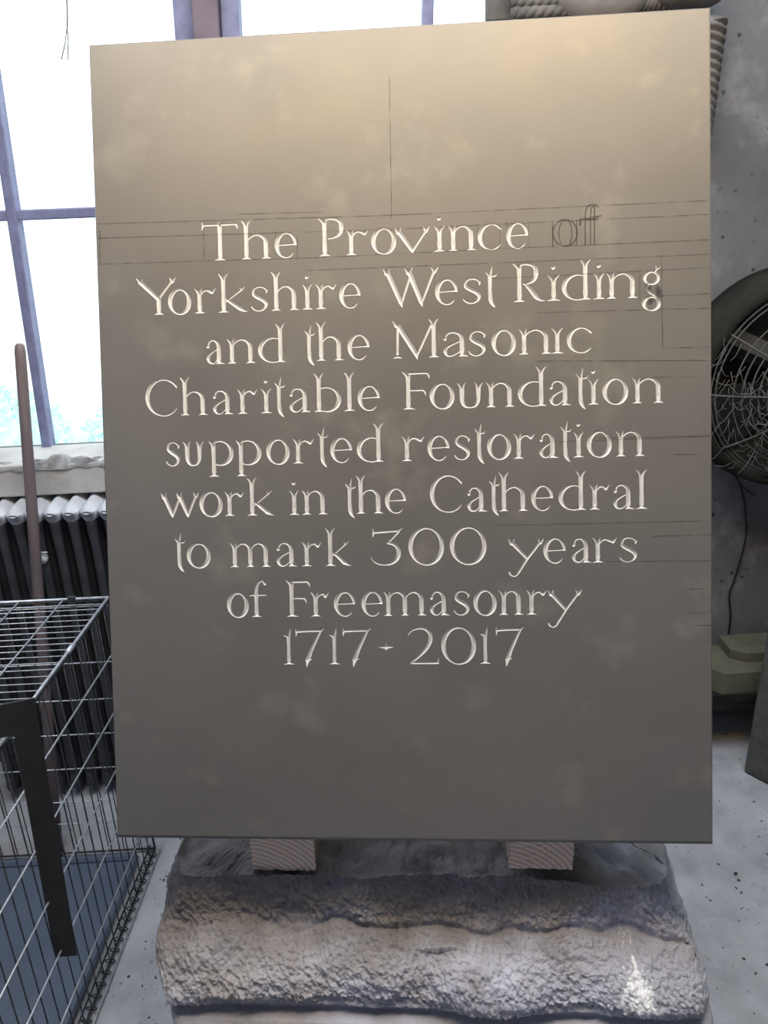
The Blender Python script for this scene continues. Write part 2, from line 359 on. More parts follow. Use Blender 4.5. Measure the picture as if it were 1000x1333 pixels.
def archl(xs, xr, t=XH):
    m = xs + (xr - xs) * .55
    return [bz((xs + 1, t - 11), (xs + 3, t - 4), (m - 4, t - 1.2), (m, t - 1.2), .7, 1.0, 1.15, 8),
            bz((m, t - 1.2), (m + 4.5, t - 1.2), (xr, t - 5), (xr, t - 12), 1.15, 2.0, 2.9, 8), [(xr, t - 12, 2.9), (xr, 8, 3.0)]]
def ring(w, h, tilt=16, thick=3.0):
    return arc(w / 2, h / 2, w / 2 - thick, h / 2 - .4, 0, 360, 1.05, thick, tilt, 56)
def glyph(c, w):
    G = []
    if c == 'o': G = [ring(w, XH)]
    elif c == '0': G = [ring(w, CP, 14, 3.0)]
    elif c in 'cC':
        H = XH if c == 'c' else CP; rx = (w - 2.9) / 1.84; cx = 2.9 + rx
        G = [arc(cx, H / 2, rx, H / 2 - .6, 38, 322, .95, 2.9, 10, 44, 1.3, .5), [(cx + rx*.79, H/2 + (H/2-.6)*.62, 1.3), (cx + rx * .82, H/2 + (H/2) * .50, .4)]]
    elif c == 'e':
        rx = (w - 4.6) / 2; cx = 2.9 + rx; y = XH * .5
        G = [arc(cx, XH / 2, rx, XH / 2 - .6, 4, 318, 1.0, 3.0, 14, 44, 1.6, .5), [(cx - rx + 1.5, y + .2, .8), (w - 4, y + 1, .95), (w - .5, y + 1, .4)],
             [(cx + rx, y + 1.8, 1.7), (cx + rx - 3.5, y + 1.3, .8)], [(cx + rx, y + 1.6, 1.5), (w - .2, y + 1, .3)]]
    elif c in 'nh':
        xs, xr = 6.6, w - 6.6; t = XH if c == 'n' else AS
        G = [stem(xs, 8, t - 7)] + foot(xs, 0, 6.2, 5.5) + horns(xs, t, 6.6, 3.2 if c == 'n' else 6.6) + archl(xs, xr) + foot(xr, 0, 5.5, 6.6, 3.0)
    elif c == 'm':
        xs, xr = 6.4, w - 6.4; xm_ = (xs + xr) / 2
        G = [stem(xs, 8, XH - 7)] + foot(xs, 0, 6.2, 5) + horns(xs, XH, 6.4, 3) + archl(xs, xm_) + foot(xm_, 0, 5, 5, 2.9) + archl(xm_, xr) + foot(xr, 0, 5, 6.4, 2.9)
    elif c == 'u':
        xs, xr = 6, w - 6
        G = [[(xs, XH - 6, 3.1), (xs, 13, 2.9)], bz((xs, 13), (xs, 4), (xs + 4, 1), (w / 2, 1), 2.9, 2.0, 1.05), bz((w / 2, 1), (xr - 4, 1), (xr, 5), (xr, 14), 1.05, 1.8, 2.5), [(xr, 14, 2.5), (xr, XH - 6, 3.1)]] + horns(xs, XH, 6, 4.5) + horns(xr, XH, 4.5, 6)
    elif c in 'il\u0131':
        t = AS if c == 'l' else XH; x = w / 2
        G = [stem(x, 8, t - 7)] + foot(x, 0, w / 2, w / 2) + horns(x, t, w / 2 - .5, w / 2 - .5)
        if c == 'i': G.append([(x - .3, XH + 9.3, 2.3), (x + .5, XH + 9.6, 2.0)])
    elif c == 'r':
        xs = 6.6
        G = [stem(xs, 8, XH - 7)] + foot(xs) + horns(xs, XH, 6.6, 3.5) + [bz((xs + 1, XH - 12), (xs + 3, XH - 5), (xs + 6, XH - 2.2), (xs + 11, XH - 2.5), .7, 1.0, 1.4, 8), [(xs + 11, XH - 2.5, 1.4), (w - 5, XH - 5.6, 2.1), (w - .3, XH - .8, .3)]]
    elif c in 'dbp':
        if c == 'd':
            xs = w - 6.6; rx = (xs - 2.9) / 1.55; cx = 2.9 + rx
            G = [arc(cx, XH / 2, rx, XH / 2 - .6, 56, 304, 1.0, 3.0, 12, 40, .8, .8), stem(xs, 8, AS - 7)] + foot(xs, 0, 2.5, 6.6) + horns(xs, AS)
        else:
            xs = 6.6; rx = (w - xs - 2.9) / 1.55; cx = w - 2.9 - rx
            G = [arc(cx, XH / 2, rx, XH / 2 - .6, 124, -124, 1.0, 3.0, 14, 40, .8, .8)]
            if c == 'b': G += [stem(xs, 8, AS - 7)] + foot(xs, 0, 6.6, 3.5) + horns(xs, AS)
            else: G += [stem(xs, -8, XH - 7)] + foot(xs, -15) + horns(xs, XH, 6.6, 2.5)
    elif c == 'a':
        xs = w - 8
        G = [[(2.9, XH - 9.3, 2.1), (3.6, XH - 8.2, 1.5)], bz((3.2, XH - 8), (5, XH - 2), (w * .36 - 2, XH - 1.2), (w * .40, XH - 1.2), 1.1, 1.0, 1.2, 8),
             bz((w * .40, XH - 1.2), (xs - 3, XH - 1.2), (xs, XH - 6), (xs, XH - 12), 1.2, 2.0, 2.8, 8), [(xs, XH - 12, 2.8), (xs, 8, 3.0)]] + foot(xs, 0, 4, 8, 2.9)
        G += [bz((xs - 1, XH * .62), (w * .40, XH * .50), (2.6, XH * .40), (2.8, 8), .8, 1.3, 2.4, 12), bz((2.8, 8), (3, 3), (6.5, .9), (10, 1.5), 2.4, 1.6, 1.2, 8), bz((10, 1.5), (13, 2), (xs - 3, 5), (xs - 1, 9), 1.2, .9, .7, 6)]
    elif c == 's':
        G = [[(w - 2.2, XH - 9, .5), (w - 1.6, XH - 5.2, 1.5)], bz((w - 2, XH - 5), (w - 5, XH - 1.2), (w * .6, XH - .9), (w * .5, XH - .9), 1.2, .9, .9, 8), bz((w * .5, XH - .9), (w * .22, XH - .9), (2.6, XH - 5), (3.4, XH - 9.5), .9, 1.3, 2.0, 8),
             bz((3.4, XH - 9.5), (5.5, XH * .56), (w - 5, XH * .52), (w - 2.8, 10), 2.0, 2.7, 2.3, 12), bz((w - 2.8, 10), (w - 1.8, 5), (w * .65, .9), (w * .45, .9), 2.3, 1.5, .95, 8), bz((w * .45, .9), (w * .3, .9), (2, 3), (.8, 6.5), .95, 1.0, .9, 6)]
    elif c == 't':
        x = w * .40
        G = [[(x, XH + 2, 2.6), (x - .2, XH / 2, 2.3), (x + .2, 6, 2.6)], bz((x + .2, 6), (x + .6, 1), (x + 3.5, -2.5), (x + 6.2, -5.5), 2.6, 2.0, .3, 8), [(x - .5, XH + 2.5, 2.1), (x - 3.2, XH + 5, 1.2), (x - 6, XH + 7.5, .25)],
             [(x + .3, XH + 3, 2.0), (x + 2.0, XH + 9, .9), (x + 3.0, XH + 14, .25)], [(x + 2, XH + 1.6, .9), (w - 3, XH + 1.8, 1.1), (w - .3, XH + 4, .3)]]
    elif c == 'f':
        x = 10.2
        G = [stem(x, 8, XH - 3, 2.8), bz((x, XH - 3), (x, XH + 9), (x + 3, AS - 2.5), (x + 9, AS - 2.3), 2.7, 1.7, 1.1, 10), [(x + 9, AS - 2.3, 1.1), (w - 2, AS - 6.2, 1.8)], [(x - 9, XH - 4.2, .4), (x - 7, XH - 3.2, .95), (w - 1.5, XH - 3, .95), (w, XH - 2.5, .3)]] + foot(x)
    elif c == 'k':
        x = 6.6
        G = [stem(x, 8, AS - 7)] + foot(x) + horns(x, AS) + [[(x + 3, XH * .42, .8), (w - 7, XH - 3.5, 1.1)], [(w - 7, XH - 3.5, 1.2), (w - 10, XH - 1, .3)], [(w - 7, XH - 3.5, 1.2), (w - 3, XH, .3)],
             [(x + 4, XH * .52, 1.2), (x + 9, XH * .42, 2.2), (w - 9, 4.5, 2.9)], [(w - 9, 4.5, 2.8), (w - 4, 1.4, 1.1), (w, .3, .25)]]
    elif c in 'vw':
        def vv(x0, x1, last=True, first=True):
            xm_ = x0 + (x1 - x0) * .50
            g = [[(x0 + 5, XH - 5, 2.9), (xm_ - .6, 3.5, 2.4), (xm_ + .2, -.6, .3)], [(x1 - 4.5, XH - 5, 1.4), (xm_ + .8, 3.5, 1.6), (xm_ + .2, -.6, .3)]]
            g += horns(x0 + 4.5, XH, 4.5, 3.5, 2.8)
            if last: g += horns(x1 - 4.5, XH, 3.5, 4.5, 1.6)
            return g
        G = vv(0, w) if c == 'v' else vv(0, w * .60, False) + vv(w * .40, w)
    elif c == 'y':
        jx, jy = w * .54, 7
        G = [[(5, XH - 5, 2.5), (jx - 1, jy, 1.9)], [(w - 5, XH - 5, 1.5), (jx, jy, 1.6), (w * .30, -10, 1.5)], bz((w * .30, -10), (w * .25, -14), (w * .2, -16.5), (w * .14, -16), 1.5, 1.2, 1.0, 6), bz((w * .14, -16), (4, -15.5), (2, -14), (1.2, -11), 1.0, 1.2, 1.5, 6)] + horns(4.6, XH, 4.6, 3.5, 2.5) + horns(w - 4.6, XH, 3.5, 4.6, 1.6)
    elif c == 'g':
        G = [arc(12, 24.5, 8.3, 7.6, 0, 360, 1.1, 2.2, 20, 32), arc(11.7, -7.5, 9.4, 8.2, 0, 360, 1.1, 2.5, 20, 36), bz((9, 17), (4.5, 12), (7, 8), (12, 4.5), .9, 1.7, 1.0, 8), bz((12, 4.5), (15, 3), (18, 1.5), (20, -2), 1.0, 1.5, 1.6, 6),
             [(16, 31, .9), (18.5, 35, 1.5), (17.5, 39.5, .3)], [(18.5, 35, 1.5), (23.2, 37, .3)]]
    elif c == 'T':
        x = w / 2
        G = [stem(x, 8, CP - 4)] + foot(x, 0, 7.5, 7.5) + [[(3, CP - 2.2, 1.3), (w / 2, CP - 2.4, 1.35), (w - 3, CP - 2.2, 1.3)], [(2.6, CP - 2.4, 1.5), (.6, CP - 9, .3)], [(w - 2.6, CP - 2.4, 1.5), (w - .6, CP - 9, .3)], [(2.6, CP - 2.4, 1.3), (.8, CP + 1.5, .3)], [(x - 3, CP - 2, 1.2), (x, CP + 1, .3)]]
    elif c in 'PR':
        x = 8.8; r = w if c == 'P' else w * .79
        G = [stem(x, 8, CP - 5)] + foot(x, 0, 7.5, 7) + horns(x, CP + .5, 8.5, 0) + [bz((x + 1, CP - 2.5), (x + 5, CP - .5), (r * .55, CP - .8), (r * .62, CP - 1.2), 1.2, 1.1, 1.4, 8),
             bz((r * .62, CP - 1.2), (r * .92, CP - 2.5), (r - 2.8, CP - 8), (r - 2.8, CP * .73), 1.4, 2.4, 3.0, 8), bz((r - 2.8, CP * .73), (r - 2.8, CP * .58), (r * .78, CP * .49), (x + 5, CP * .46), 3.0, 2.0, .9, 10)]
        if c == 'R': G += [[(x + 7, CP * .48, 1.6), (w * .55, CP * .32, 2.7), (w - 12, 6.5, 3.0)], bz((w - 12, 6.5), (w - 9, 3), (w - 5, .8), (w, .4), 3.0, 1.6, .25, 6)]
    elif c == 'F':
        x = 8
        G = [stem(x, 8, CP - 5)] + foot(x, 0, 7, 9) + horns(x, CP + .5, 8, 0) + [[(x, CP - 2, 1.3), (w - 4, CP - 1.8, 1.3)], bz((w - 5, CP - 1.8), (w - 2, CP - 2), (w - 1, CP - 6), (w - .8, CP - 9), 1.4, 1.1, .3, 6), [(x + 2, CP * .51, 1.0), (w - 8, CP * .51, 1.2)], [(w - 9, CP * .51, 1.3), (w - 6.5, CP * .46, 1.1), (w - 5.6, CP * .36, .3)]]
    elif c == 'Y':
        x = w * .56
        G = [[(x, 8, HW), (x, CP * .42, HW)]] + foot(x, 0, 6.5, 6.5) + [[(x - .5, CP * .44, 3.0), (6, CP - 5, 2.9)], [(x + 1, CP * .46, 1.6), (w - 5, CP - 5, 1.4)]] + [[(6, CP - 5, 2.6), (3, CP - 2.2, 1.2), (0, CP, .3)], [(6, CP - 5, 2.4), (8.5, CP - 2, .9)]] + horns(w - 4.5, CP, 4, 5, 1.6)
    elif c == 'W':
        G = [[(6, CP - 5, 3.0), (w * .325 - 1, 5, 2.7), (w * .335, -1.5, .3)], [(w * .325, 4, 1.3), (w * .50, CP - 8, 1.5)], [(w * .47, CP - 5, 3.2), (w * .69 - 1, 5, 2.7), (w * .70, -1.5, .3)], [(w * .69, 4, 1.3), (w - 6, CP - 5, 1.6)]] + horns(4.8, CP, 5, 4, 3) + horns(w * .46, CP, 5.5, 5.5, 3) + horns(w - 5.5, CP, 4.5, 5.5, 1.8)
    elif c == 'M':
        G = [[(6.5, 6, 1.5), (7.5, CP - 6, 1.6)], [(6.5, 2.5, 1.8), (1, .4, .3)], [(6.5, 2.5, 1.8), (12, .4, .3)], [(7.5, CP - 6, 3.0), (w * .49 - 1, 5, 2.8), (w * .50, -2, .3)], [(w * .50, 4, 1.3), (w * .78, CP - 7, 1.6)], stem(w * .83, 8, CP - 6)] + foot(w * .83) + horns(6, CP, 6, 0) + horns(w * .83, CP + 1, 6.5, 6.5)
    elif c == '1':
        x = w * .50
        G = [stem(x, 7, CP - 11, 2.5)] + foot(x, 0, w * .48, w * .48, 2.6) + [[(x - .5, CP - 11, 2.3), (x - 4, CP - 9.5, 1.2), (x - 7, CP - 8.8, .3)], [(x + .3, CP - 11, 2.3), (x + 2, CP - 5, 1.2), (x + 3, CP - .5, .3)]]
    elif c == '7':
        G = [[(2, CP - 4, 1.7), (w * .5, CP - 3.3, 1.4), (w - 4, CP - 3.2, 1.4), (w, CP - .5, .3)], [(2, CP - 4, 1.6), (1.2, CP - 11, .3)], [(2, CP - 4, 1.5), (1, CP, .3)], [(w - 5, CP - 4.5, 1.3), (w * .55, CP * .4, 2.3), (w * .41, 6, 3.0)], [(w * .41, 6, 2.9), (w * .37, -3.5, .3)], [(w * .43, 7, 2.4), (w * .58, 7.5, .3)]]
    elif c == '2':
        G = [bz((1, CP - 10), (5, CP - 2), (w * .34, CP - 1), (w * .42, CP - 1), .5, 1.0, 1.2, 8), bz((w * .42, CP - 1), (w * .70, CP - 1), (w * .76, CP - 10), (w * .72, CP * .64), 1.2, 2.3, 2.8, 10), bz((w * .72, CP * .64), (w * .66, CP * .42), (w * .36, CP * .2), (5, 2.5), 2.8, 2.0, 1.0, 10), [(3, .8, .3), (7, 1.6, 1.4), (w * .7, 1.7, 1.4), (w - 2, 1.8, 1.6)], [(w - 2.5, 2, 1.6), (w - .8, 8.5, .3)]]
    elif c == '3':
        G = [[(5, CP - 5, 1.6), (w - 6, CP - 3, 1.4), (w, CP + .3, .3)], [(5, CP - 5, 1.5), (3.8, CP - 11.5, .3)], [(5, CP - 5, 1.5), (4, CP + .5, .3)], [(w - 5, CP - 4, 1.3), (w * .54, CP * .60, 1.2)], bz((w * .54, CP * .60), (w * .78, CP * .60), (w * .88, CP * .46), (w * .87, CP * .33), 1.2, 2.1, 2.9, 8), bz((w * .87, CP * .33), (w * .86, CP * .12), (w * .66, 1), (w * .44, 1), 2.9, 2.0, 1.1, 8), bz((w * .44, 1), (w * .24, 1), (4, 4), (.8, 11), 1.1, 1.0, .4, 8)]
    elif c == '*':
        G = [[(0, 0, .2), (w / 2, 0, 2.4), (w, 0, .2)], [(w / 2, 6.5, .2), (w / 2, 0, 2.4), (w / 2, -5, .2)]]
    return G

LINES = [
 ([(285, 338.9), (673, 323.6)], [('T',263.2,311.2),('h',314.8,353.2),('e',358,386.8),('P',414.4,448),('r',451.1,480.4),('o',483.5,516.4),('v',514.7,559.6),('i',565,580),('n',583.6,620.3),('c',622,652.7),('e',659.2,688)]),
 ([(205, 409.6), (536, 399.8), (800, 387.4)], [('Y',178.4,230),('o',219.2,249.7),('r',254,281.6),('k',285.2,322.4),('s',327.2,349.5),('h',353.6,389.6),('i',394,407.2),('r',411.5,438.9),('e',442,470),('W',499.6,572),('e',566.8,596.3),('s',602.8,626.8),('t',632,648),('R',667.5,710.2),('i',712.3,729.6),('d',731.5,769.2),('i',772.3,787.7),('n',789.6,830.4),('g',835.7,859.2)]),
 ([(269, 473.4), (530, 467.2), (755, 459.4)], [('a',268.7,293.2),('n',296,332.8),('d',336.4,372),('t',397.6,411.3),('h',412,448),('e',452.8,481.6),('M',511.2,576.2),('a',577,609.8),('s',610,633),('o',640,672.2),('n',675.8,717.8),('\u0131',717.8,733.8),('c',738,770.2)]),
 ([(210, 541), (540, 534.3), (850, 523.8)], [('C',190,231.6),('h',235.2,270.7),('a',277.2,304.3),('r',309.6,336),('i',339.6,354.5),('t',358,372.7),('a',376.8,405),('b',409.2,444.7),('l',448,462.7),('e',466,495),('F',524,560.4),('o',559.7,592.3),('u',595.7,629.3),('n',632.9,670.3),('d',674.4,711.6),('a',715,744),('t',749.3,766.3),('i',765.6,780),('o',784.3,818.4),('n',823.2,864)]),
 ([(225, 607.2), (535, 600.5), (830, 593.3)], [('s',216.5,235),('u',238.6,266.2),('p',272.2,304.6),('p',307.7,341),('o',347,377.8),('r',382,409.5),('t',414.3,428.2),('e',430.3,459),('d',464.9,499.7),('r',523.5,553.2),('e',556.8,585.6),('s',591.6,612.7),('t',618.5,633),('o',634.3,666),('r',668.9,696.7),('a',702,727.7),('t',730.4,744.8),('i',746.5,760.4),('o',764,796.9),('n',801.7,839.6)]),
 ([(290, 671.9), (520, 668.6), (835, 661.9)], [('w',210,260),('o',260,290.7),('r',293,318.8),('k',322.4,357.2),('i',377,390),('n',393.4,426.8),('t',450,464.4),('h',463.7,499.2),('e',501.6,529.2),('C',560,602),('a',608,634.8),('t',637.2,652),('h',649.7,687.6),('e',691.7,720.5),('d',727.3,763.3),('r',767.6,794),('a',798.3,826.4),('l',827.6,843.2)]),
 ([(320, 738), (600, 735), (820, 731.9)], [('t',228,242.8),('o',243.5,275),('m',300,352.7),('a',360,387.5),('r',393.3,419.2),('k',424,457.6),('3',482.3,525.3),('0',532,578.8),('0',586,634),('y',662,708.8),('e',707.6,736.9),('a',744.3,771.2),('r',771.7,803.6),('s',806.7,830)]),
 ([(320, 803.3), (740, 800)], [('o',295.8,324.6),('f',324.6,348),('F',372.6,405),('r',405,429),('e',435,463),('e',471,498.6),('m',499.6,555.5),('a',559.6,586),('s',590.8,612),('o',616.5,647.2),('n',649.6,682),('r',685.6,712.5),('y',713.2,758)]),
 ([(380, 865.5), (665, 863.8)], [('1',369,384),('7',385.2,423),('1',428.4,443.3),('7',446.4,484),('*',493,513.6),('2',531,572.4),('0',574.8,620.4),('1',624.7,639.6),('7',645.6,682.8)])]
KM = .000945                                       # metres per glyph unit
CH = .002; CHB = .0055                             # edge chamfers (sides, bottom)
NXc, NYc = 93, 124; NXf, NYf = NXc * 16, NYc * 16
gx = np.linspace(CH, SW - CH, NXf + 1); gy = np.linspace(CHB, SH - CH, NYf + 1); hx = gx[1] - gx[0]; hy = gy[1] - gy[0]
SD = np.full((NYf + 1, NXf + 1), -1e-3, np.float32); ID = np.zeros((NYf + 1, NXf + 1), np.int16); nid = 0
for base, letters in LINES:
    yb = float(np.mean([slab_px(*p)[1] for p in base]))
    for c, l, r in letters:
        py = np.interp((l + r) / 2, [p[0] for p in base], [p[1] for p in base])
        x0 = slab_px(l, py)[0]; x1 = slab_px(r, py)[0]; wd = (x1 - x0) / KM; nid += 1
        yo = yb + (23 * KM if c == '*' else 0)
        for st in glyph(c, wd):
            a = np.array(st, float) * KM; a[:, 0] += x0; a[:, 1] += yo
            mr = a[:, 2].max() + .0012
            i0 = max(int((a[:, 0].min() - mr - gx[0]) / hx), 0); i1 = min(int((a[:, 0].max() + mr - gx[0]) / hx) + 2, NXf)
            j0 = max(int((a[:, 1].min() - mr - gy[0]) / hy), 0); j1 = min(int((a[:, 1].max() + mr - gy[0]) / hy) + 2, NYf)
            X, Y = np.meshgrid(gx[i0:i1], gy[j0:j1]); sub = SD[j0:j1, i0:i1]; ids = ID[j0:j1, i0:i1]
            for k in range(len(a) - 1):
                p, q = a[k], a[k + 1]; dx, dy = q[0] - p[0], q[1] - p[1]; L2 = dx * dx + dy * dy + 1e-14
                t = np.clip(((X - p[0]) * dx + (Y - p[1]) * dy) / L2, 0, 1)
                d = p[2] + (q[2] - p[2]) * t - np.hypot(X - p[0] - t * dx, Y - p[1] - t * dy)
                up = d > sub; sub[up] = d[up]; ids[up & (d > -.0006)] = nid
cell = np.maximum(np.maximum(SD[:-1, :-1], SD[1:, :-1]), np.maximum(SD[:-1, 1:], SD[1:, 1:])) > 0
c4 = np.stack([SD[:-1, :-1], SD[1:, :-1], SD[:-1, 1:], SD[1:, 1:]]); i4 = np.stack([ID[:-1, :-1], ID[1:, :-1], ID[:-1, 1:], ID[1:, 1:]])
cid = np.take_along_axis(i4, c4.argmax(0)[None], 0)[0]; cid[~cell] = 0
def np_mesh(name, co, quads, m, attr=None):
    me = bpy.data.meshes.new(name); me.vertices.add(len(co)); me.vertices.foreach_set('co', co.astype(np.float32).ravel())
    nf = len(quads); me.loops.add(nf * 4); me.loops.foreach_set('vertex_index', quads.astype(np.int32).ravel())
    me.polygons.add(nf); me.polygons.foreach_set('loop_start', np.arange(nf, dtype=np.int32) * 4)
    if attr is not None:
        a = me.attributes.new('cut', 'FLOAT', 'POINT'); a.data.foreach_set('value', attr.astype(np.float32))
    me.update(calc_edges=True); me.materials.append(m); me.validate(); return me
ST1 = NXf + 1
def face_quads(jj, ii, s): return np.stack([jj * ST1 + ii, jj * ST1 + ii + s, (jj + s) * ST1 + ii + s, (jj + s) * ST1 + ii], 1)
def emit(quads, deep):
    u, inv = np.unique(quads, return_inverse=True); j, i = u // ST1, u % ST1
    sd = SD.ravel()[u]; z = -np.maximum(sd, 0) * 1.05 if deep else np.zeros(len(u))
    return np.stack([gx[i], gy[j], z], 1), inv.reshape(-1, 4), sd
Q = []
b16 = cell.reshape(NYc, 16, NXc, 16).any((1, 3)); jj, ii = np.nonzero(~b16); Q.append(face_quads(jj * 16, ii * 16, 16))
b4 = cell.reshape(NYc * 4, 4, NXc * 4, 4).any((1, 3)); in16 = np.kron(b16, np.ones((4, 4), bool)); jj, ii = np.nonzero(in16 & ~b4); Q.append(face_quads(jj * 4, ii * 4, 4))
jj, ii = np.nonzero(np.kron(b4, np.ones((4, 4), bool)) & ~cell); Q.append(face_quads(jj, ii, 1))
co, qd, _ = emit(np.concatenate(Q), False)
# chamfers, sides and back of the slab
n = len(co); x0, x1, y0, y1 = CH, SW - CH, CHB, SH - CH
ext = [(x0, y0, 0), (x1, y0, 0), (x1, y1, 0), (x0, y1, 0), (0, 0, -CHB), (SW, 0, -CHB), (SW, SH, -CH), (0, SH, -CH), (0, 0, -ST), (SW, 0, -ST), (SW, SH, -ST), (0, SH, -ST)]
ext[4] = (0, .0005, -.0035); ext[5] = (SW, .0005, -.0035)
eq = [(0, 4, 5, 1), (1, 5, 6, 2), (2, 6, 7, 3), (3, 7, 4, 0), (4, 8, 9, 5), (5, 9, 10, 6), (6, 10, 11, 7), (7, 11, 8, 4), (8, 11, 10, 9)]
me = np_mesh('slab_body', np.concatenate([co, np.array(ext)]), np.concatenate([qd, np.array(eq) + n]), M['slab'])
so = bpy.data.objects.new('slab_body', me); C.objects.link(so); so.parent = slab
for k in range(1, nid + 1):
    jj, ii = np.nonzero(cid == k)
    if not len(jj): continue
    co, qd, sd = emit(face_quads(jj, ii, 1), True); o = bpy.data.objects.new('letter', np_mesh('letter', co, qd, M['cut'], sd)); C.objects.link(o); o.parent = slab
# pencil guidelines and the drawn word
def ribbon(pts, wd, z=.00025, m=None):
    m = m or MB(); pts = [Vector((*p, 0)) for p in pts]; n = len(m.v)
    for i, p in enumerate(pts):
        t = (pts[min(i + 1, len(pts) - 1)] - pts[max(i - 1, 0)]).normalized(); q = Vector((-t.y, t.x, 0)) * wd / 2
        for s in (1, -1): v = p + q * s; m.v.append((v.x, v.y, z))
        if i: a = n + 2 * (i - 1); m.f.append((a, a + 1, a + 3, a + 2))
    return m
def pline(pxs, wd=.0009, dark=False, name='pencil_line', sub=1):
    pts = [slab_px(*p) for p in pxs]; ribbon(pts, wd).build(name, M['pencildark' if dark else 'pencil'], slab)
for p in [[(126, 291.5), (500, 280.5), (922, 261)], [(128, 310), (500, 299), (922, 279)], [(128, 344), (420, 335)], [(420, 335), (690, 322), (924, 312)], [(400, 352), (924, 331)], [(640, 363), (924, 348)],
          [(860, 385), (924, 382)], [(700, 407), (924, 401)], [(860, 453), (924, 452)], [(700, 470), (924, 469)], [(850, 491), (924, 490)], [(780, 570), (924, 567)], [(700, 576), (924, 568)], [(870, 592), (924, 591)],
          [(640, 684), (925, 678)], [(850, 698), (925, 696)], [(790, 731), (925, 730)], [(895, 767), (925, 766)], [(895, 798), (925, 797)], [(895, 814), (925, 814)],
          [(507, 99), (508, 160), (510, 285)], [(861.5, 332), (862, 402), (863, 452)], [(265, 300), (266, 340)], [(359, 302), (359, 336)], [(387, 300), (387, 336)], [(622, 291), (622, 326)], [(651, 290), (651, 324)], [(660, 289), (660, 325)], [(688, 288), (688, 323)],
          [(833, 350), (833, 396)], [(420, 276), (300, 279)], [(130, 300), (130, 345)]]:
    pline(p)
def pol(x, y, s=4.1667): return (640 + x / s, 250 + y / s)
el = [pol(399 + 66 * math.cos(a / 20 * math.pi), 221 - 72 * math.sin(a / 20 * math.pi)) for a in range(41)]
pline(el, .0013, True, 'pencil_letter'); pline([pol(330, 152), pol(332, 298)], .001, True); pline([pol(462, 150), pol(462, 290)], .0009, True)
pline([pol(385, 160), pol(368, 190), pol(365, 235), pol(378, 285)], .001, True, 'pencil_letter'); pline([pol(420, 160), pol(434, 190), pol(436, 240), pol(424, 285)], .001, True, 'pencil_letter')
pline([pol(478, 150), pol(482, 165), pol(479, 182)], .0018, True)
pline([pol(508, 290), pol(508, 200), pol(508, 115), pol(515, 88), pol(530, 70), pol(550, 64), pol(568, 70), pol(579, 84)], .0012, True, 'pencil_letter')
pline([pol(537, 285), pol(537, 140), pol(540, 92), pol(548, 78), pol(560, 78)], .0011, True, 'pencil_letter'); pline([pol(558, 288), pol(558, 150), pol(559, 80)], .0012, True, 'pencil_letter')
pline([pol(478, 148), pol(530, 142), pol(598, 128)], .0013, True); pline([pol(510, 150), pol(560, 146), pol(580, 140)], .001, True)
def smudge(cx, cy, rx, ry):
    c = slab_px(cx, cy); e = slab_px(cx + rx, cy); f_ = slab_px(cx, cy - ry); m = MB(); nr, na = 8, 28
    fade = []
    for i in range(nr + 1):
        for k in range(na):
            a = 2 * math.pi * k / na; q = i / nr * (1 + .15 * math.sin(3 * a + 1)); m.v.append((c[0] + (e[0] - c[0]) * q * math.cos(a), c[1] + (f_[1] - c[1]) * q * math.sin(a), .0003)); fade.append((1 - i / nr) ** .8)
    for i in range(nr):
        for k in range(na): m.f.append((i*na + k, i*na + (k+1) % na, (i+1)*na + (k+1) % na, (i+1)*na + k))
    o = m.build('pencil_shading', M['smudge'], slab); a = o.data.attributes.new('fade', 'FLOAT', 'POINT'); a.data.foreach_set('value', fade)
smudge(844, 375, 5, 7); smudge(857, 381, 5, 12); smudge(847, 391.5, 5.5, 6.5)

# ------------------------------------------------------------------ timber blocks under the slab
yaw = math.atan2(U_.y, U_.x); EX = Vector((math.cos(yaw), math.sin(yaw), 0)); EY = Vector((-EX.y, EX.x, 0)); B0 = Vector((BLc.x, BLc.y, 0))
def LP(x, y, z): return B0 + EX * x + EY * y + Vector((0, 0, z))
TOPZ = BLc.z - ST * N_.z - .001
def timber(pl, pr, pb, label):
    fp = LP(0, .036, 0)
    a = onP(pl, pb, fp, EY) - B0; b = onP(pr, pb, fp, EY) - B0
    xa, xb_, zb_ = a.dot(EX), b.dot(EX), (a.z + b.z) / 2
    t = empty('timber_block', LP((xa + xb_) / 2, .036, zb_), label, 'timber block', rotz=yaw); h = TOPZ - zb_; w2 = (xb_ - xa) / 2
    m = MB(); nx_, nz_ = 22, 18; rr = random.Random(int(pl))
    # end-grain face as a slightly ragged grid, body behind it
    for j in range(nz_ + 1):
        for i in range(nx_ + 1):
            z = h * j / nz_; x = -w2 + 2 * w2 * i / nx_
            if j == 0: z -= rr.uniform(0, .0022)
            m.v.append((x + (rr.uniform(0, .001) if i in (0, nx_) else 0), .0012 * math.sin(((x + .02) ** 2 + (z + .05) ** 2) ** .5 * 1400) * .5, z))
    for j in range(nz_):
        for i in range(nx_): a_ = j*(nx_+1) + i; m.f.append((a_, a_+1, a_+nx_+2, a_+nx_+1))
    eg = m.build('end_grain', M['endgrain'], t)
    m2 = MB().box((-w2, .0008, 0), (w2, .30, h)); m2.build('timber_body', M['timber'], t); return zb_
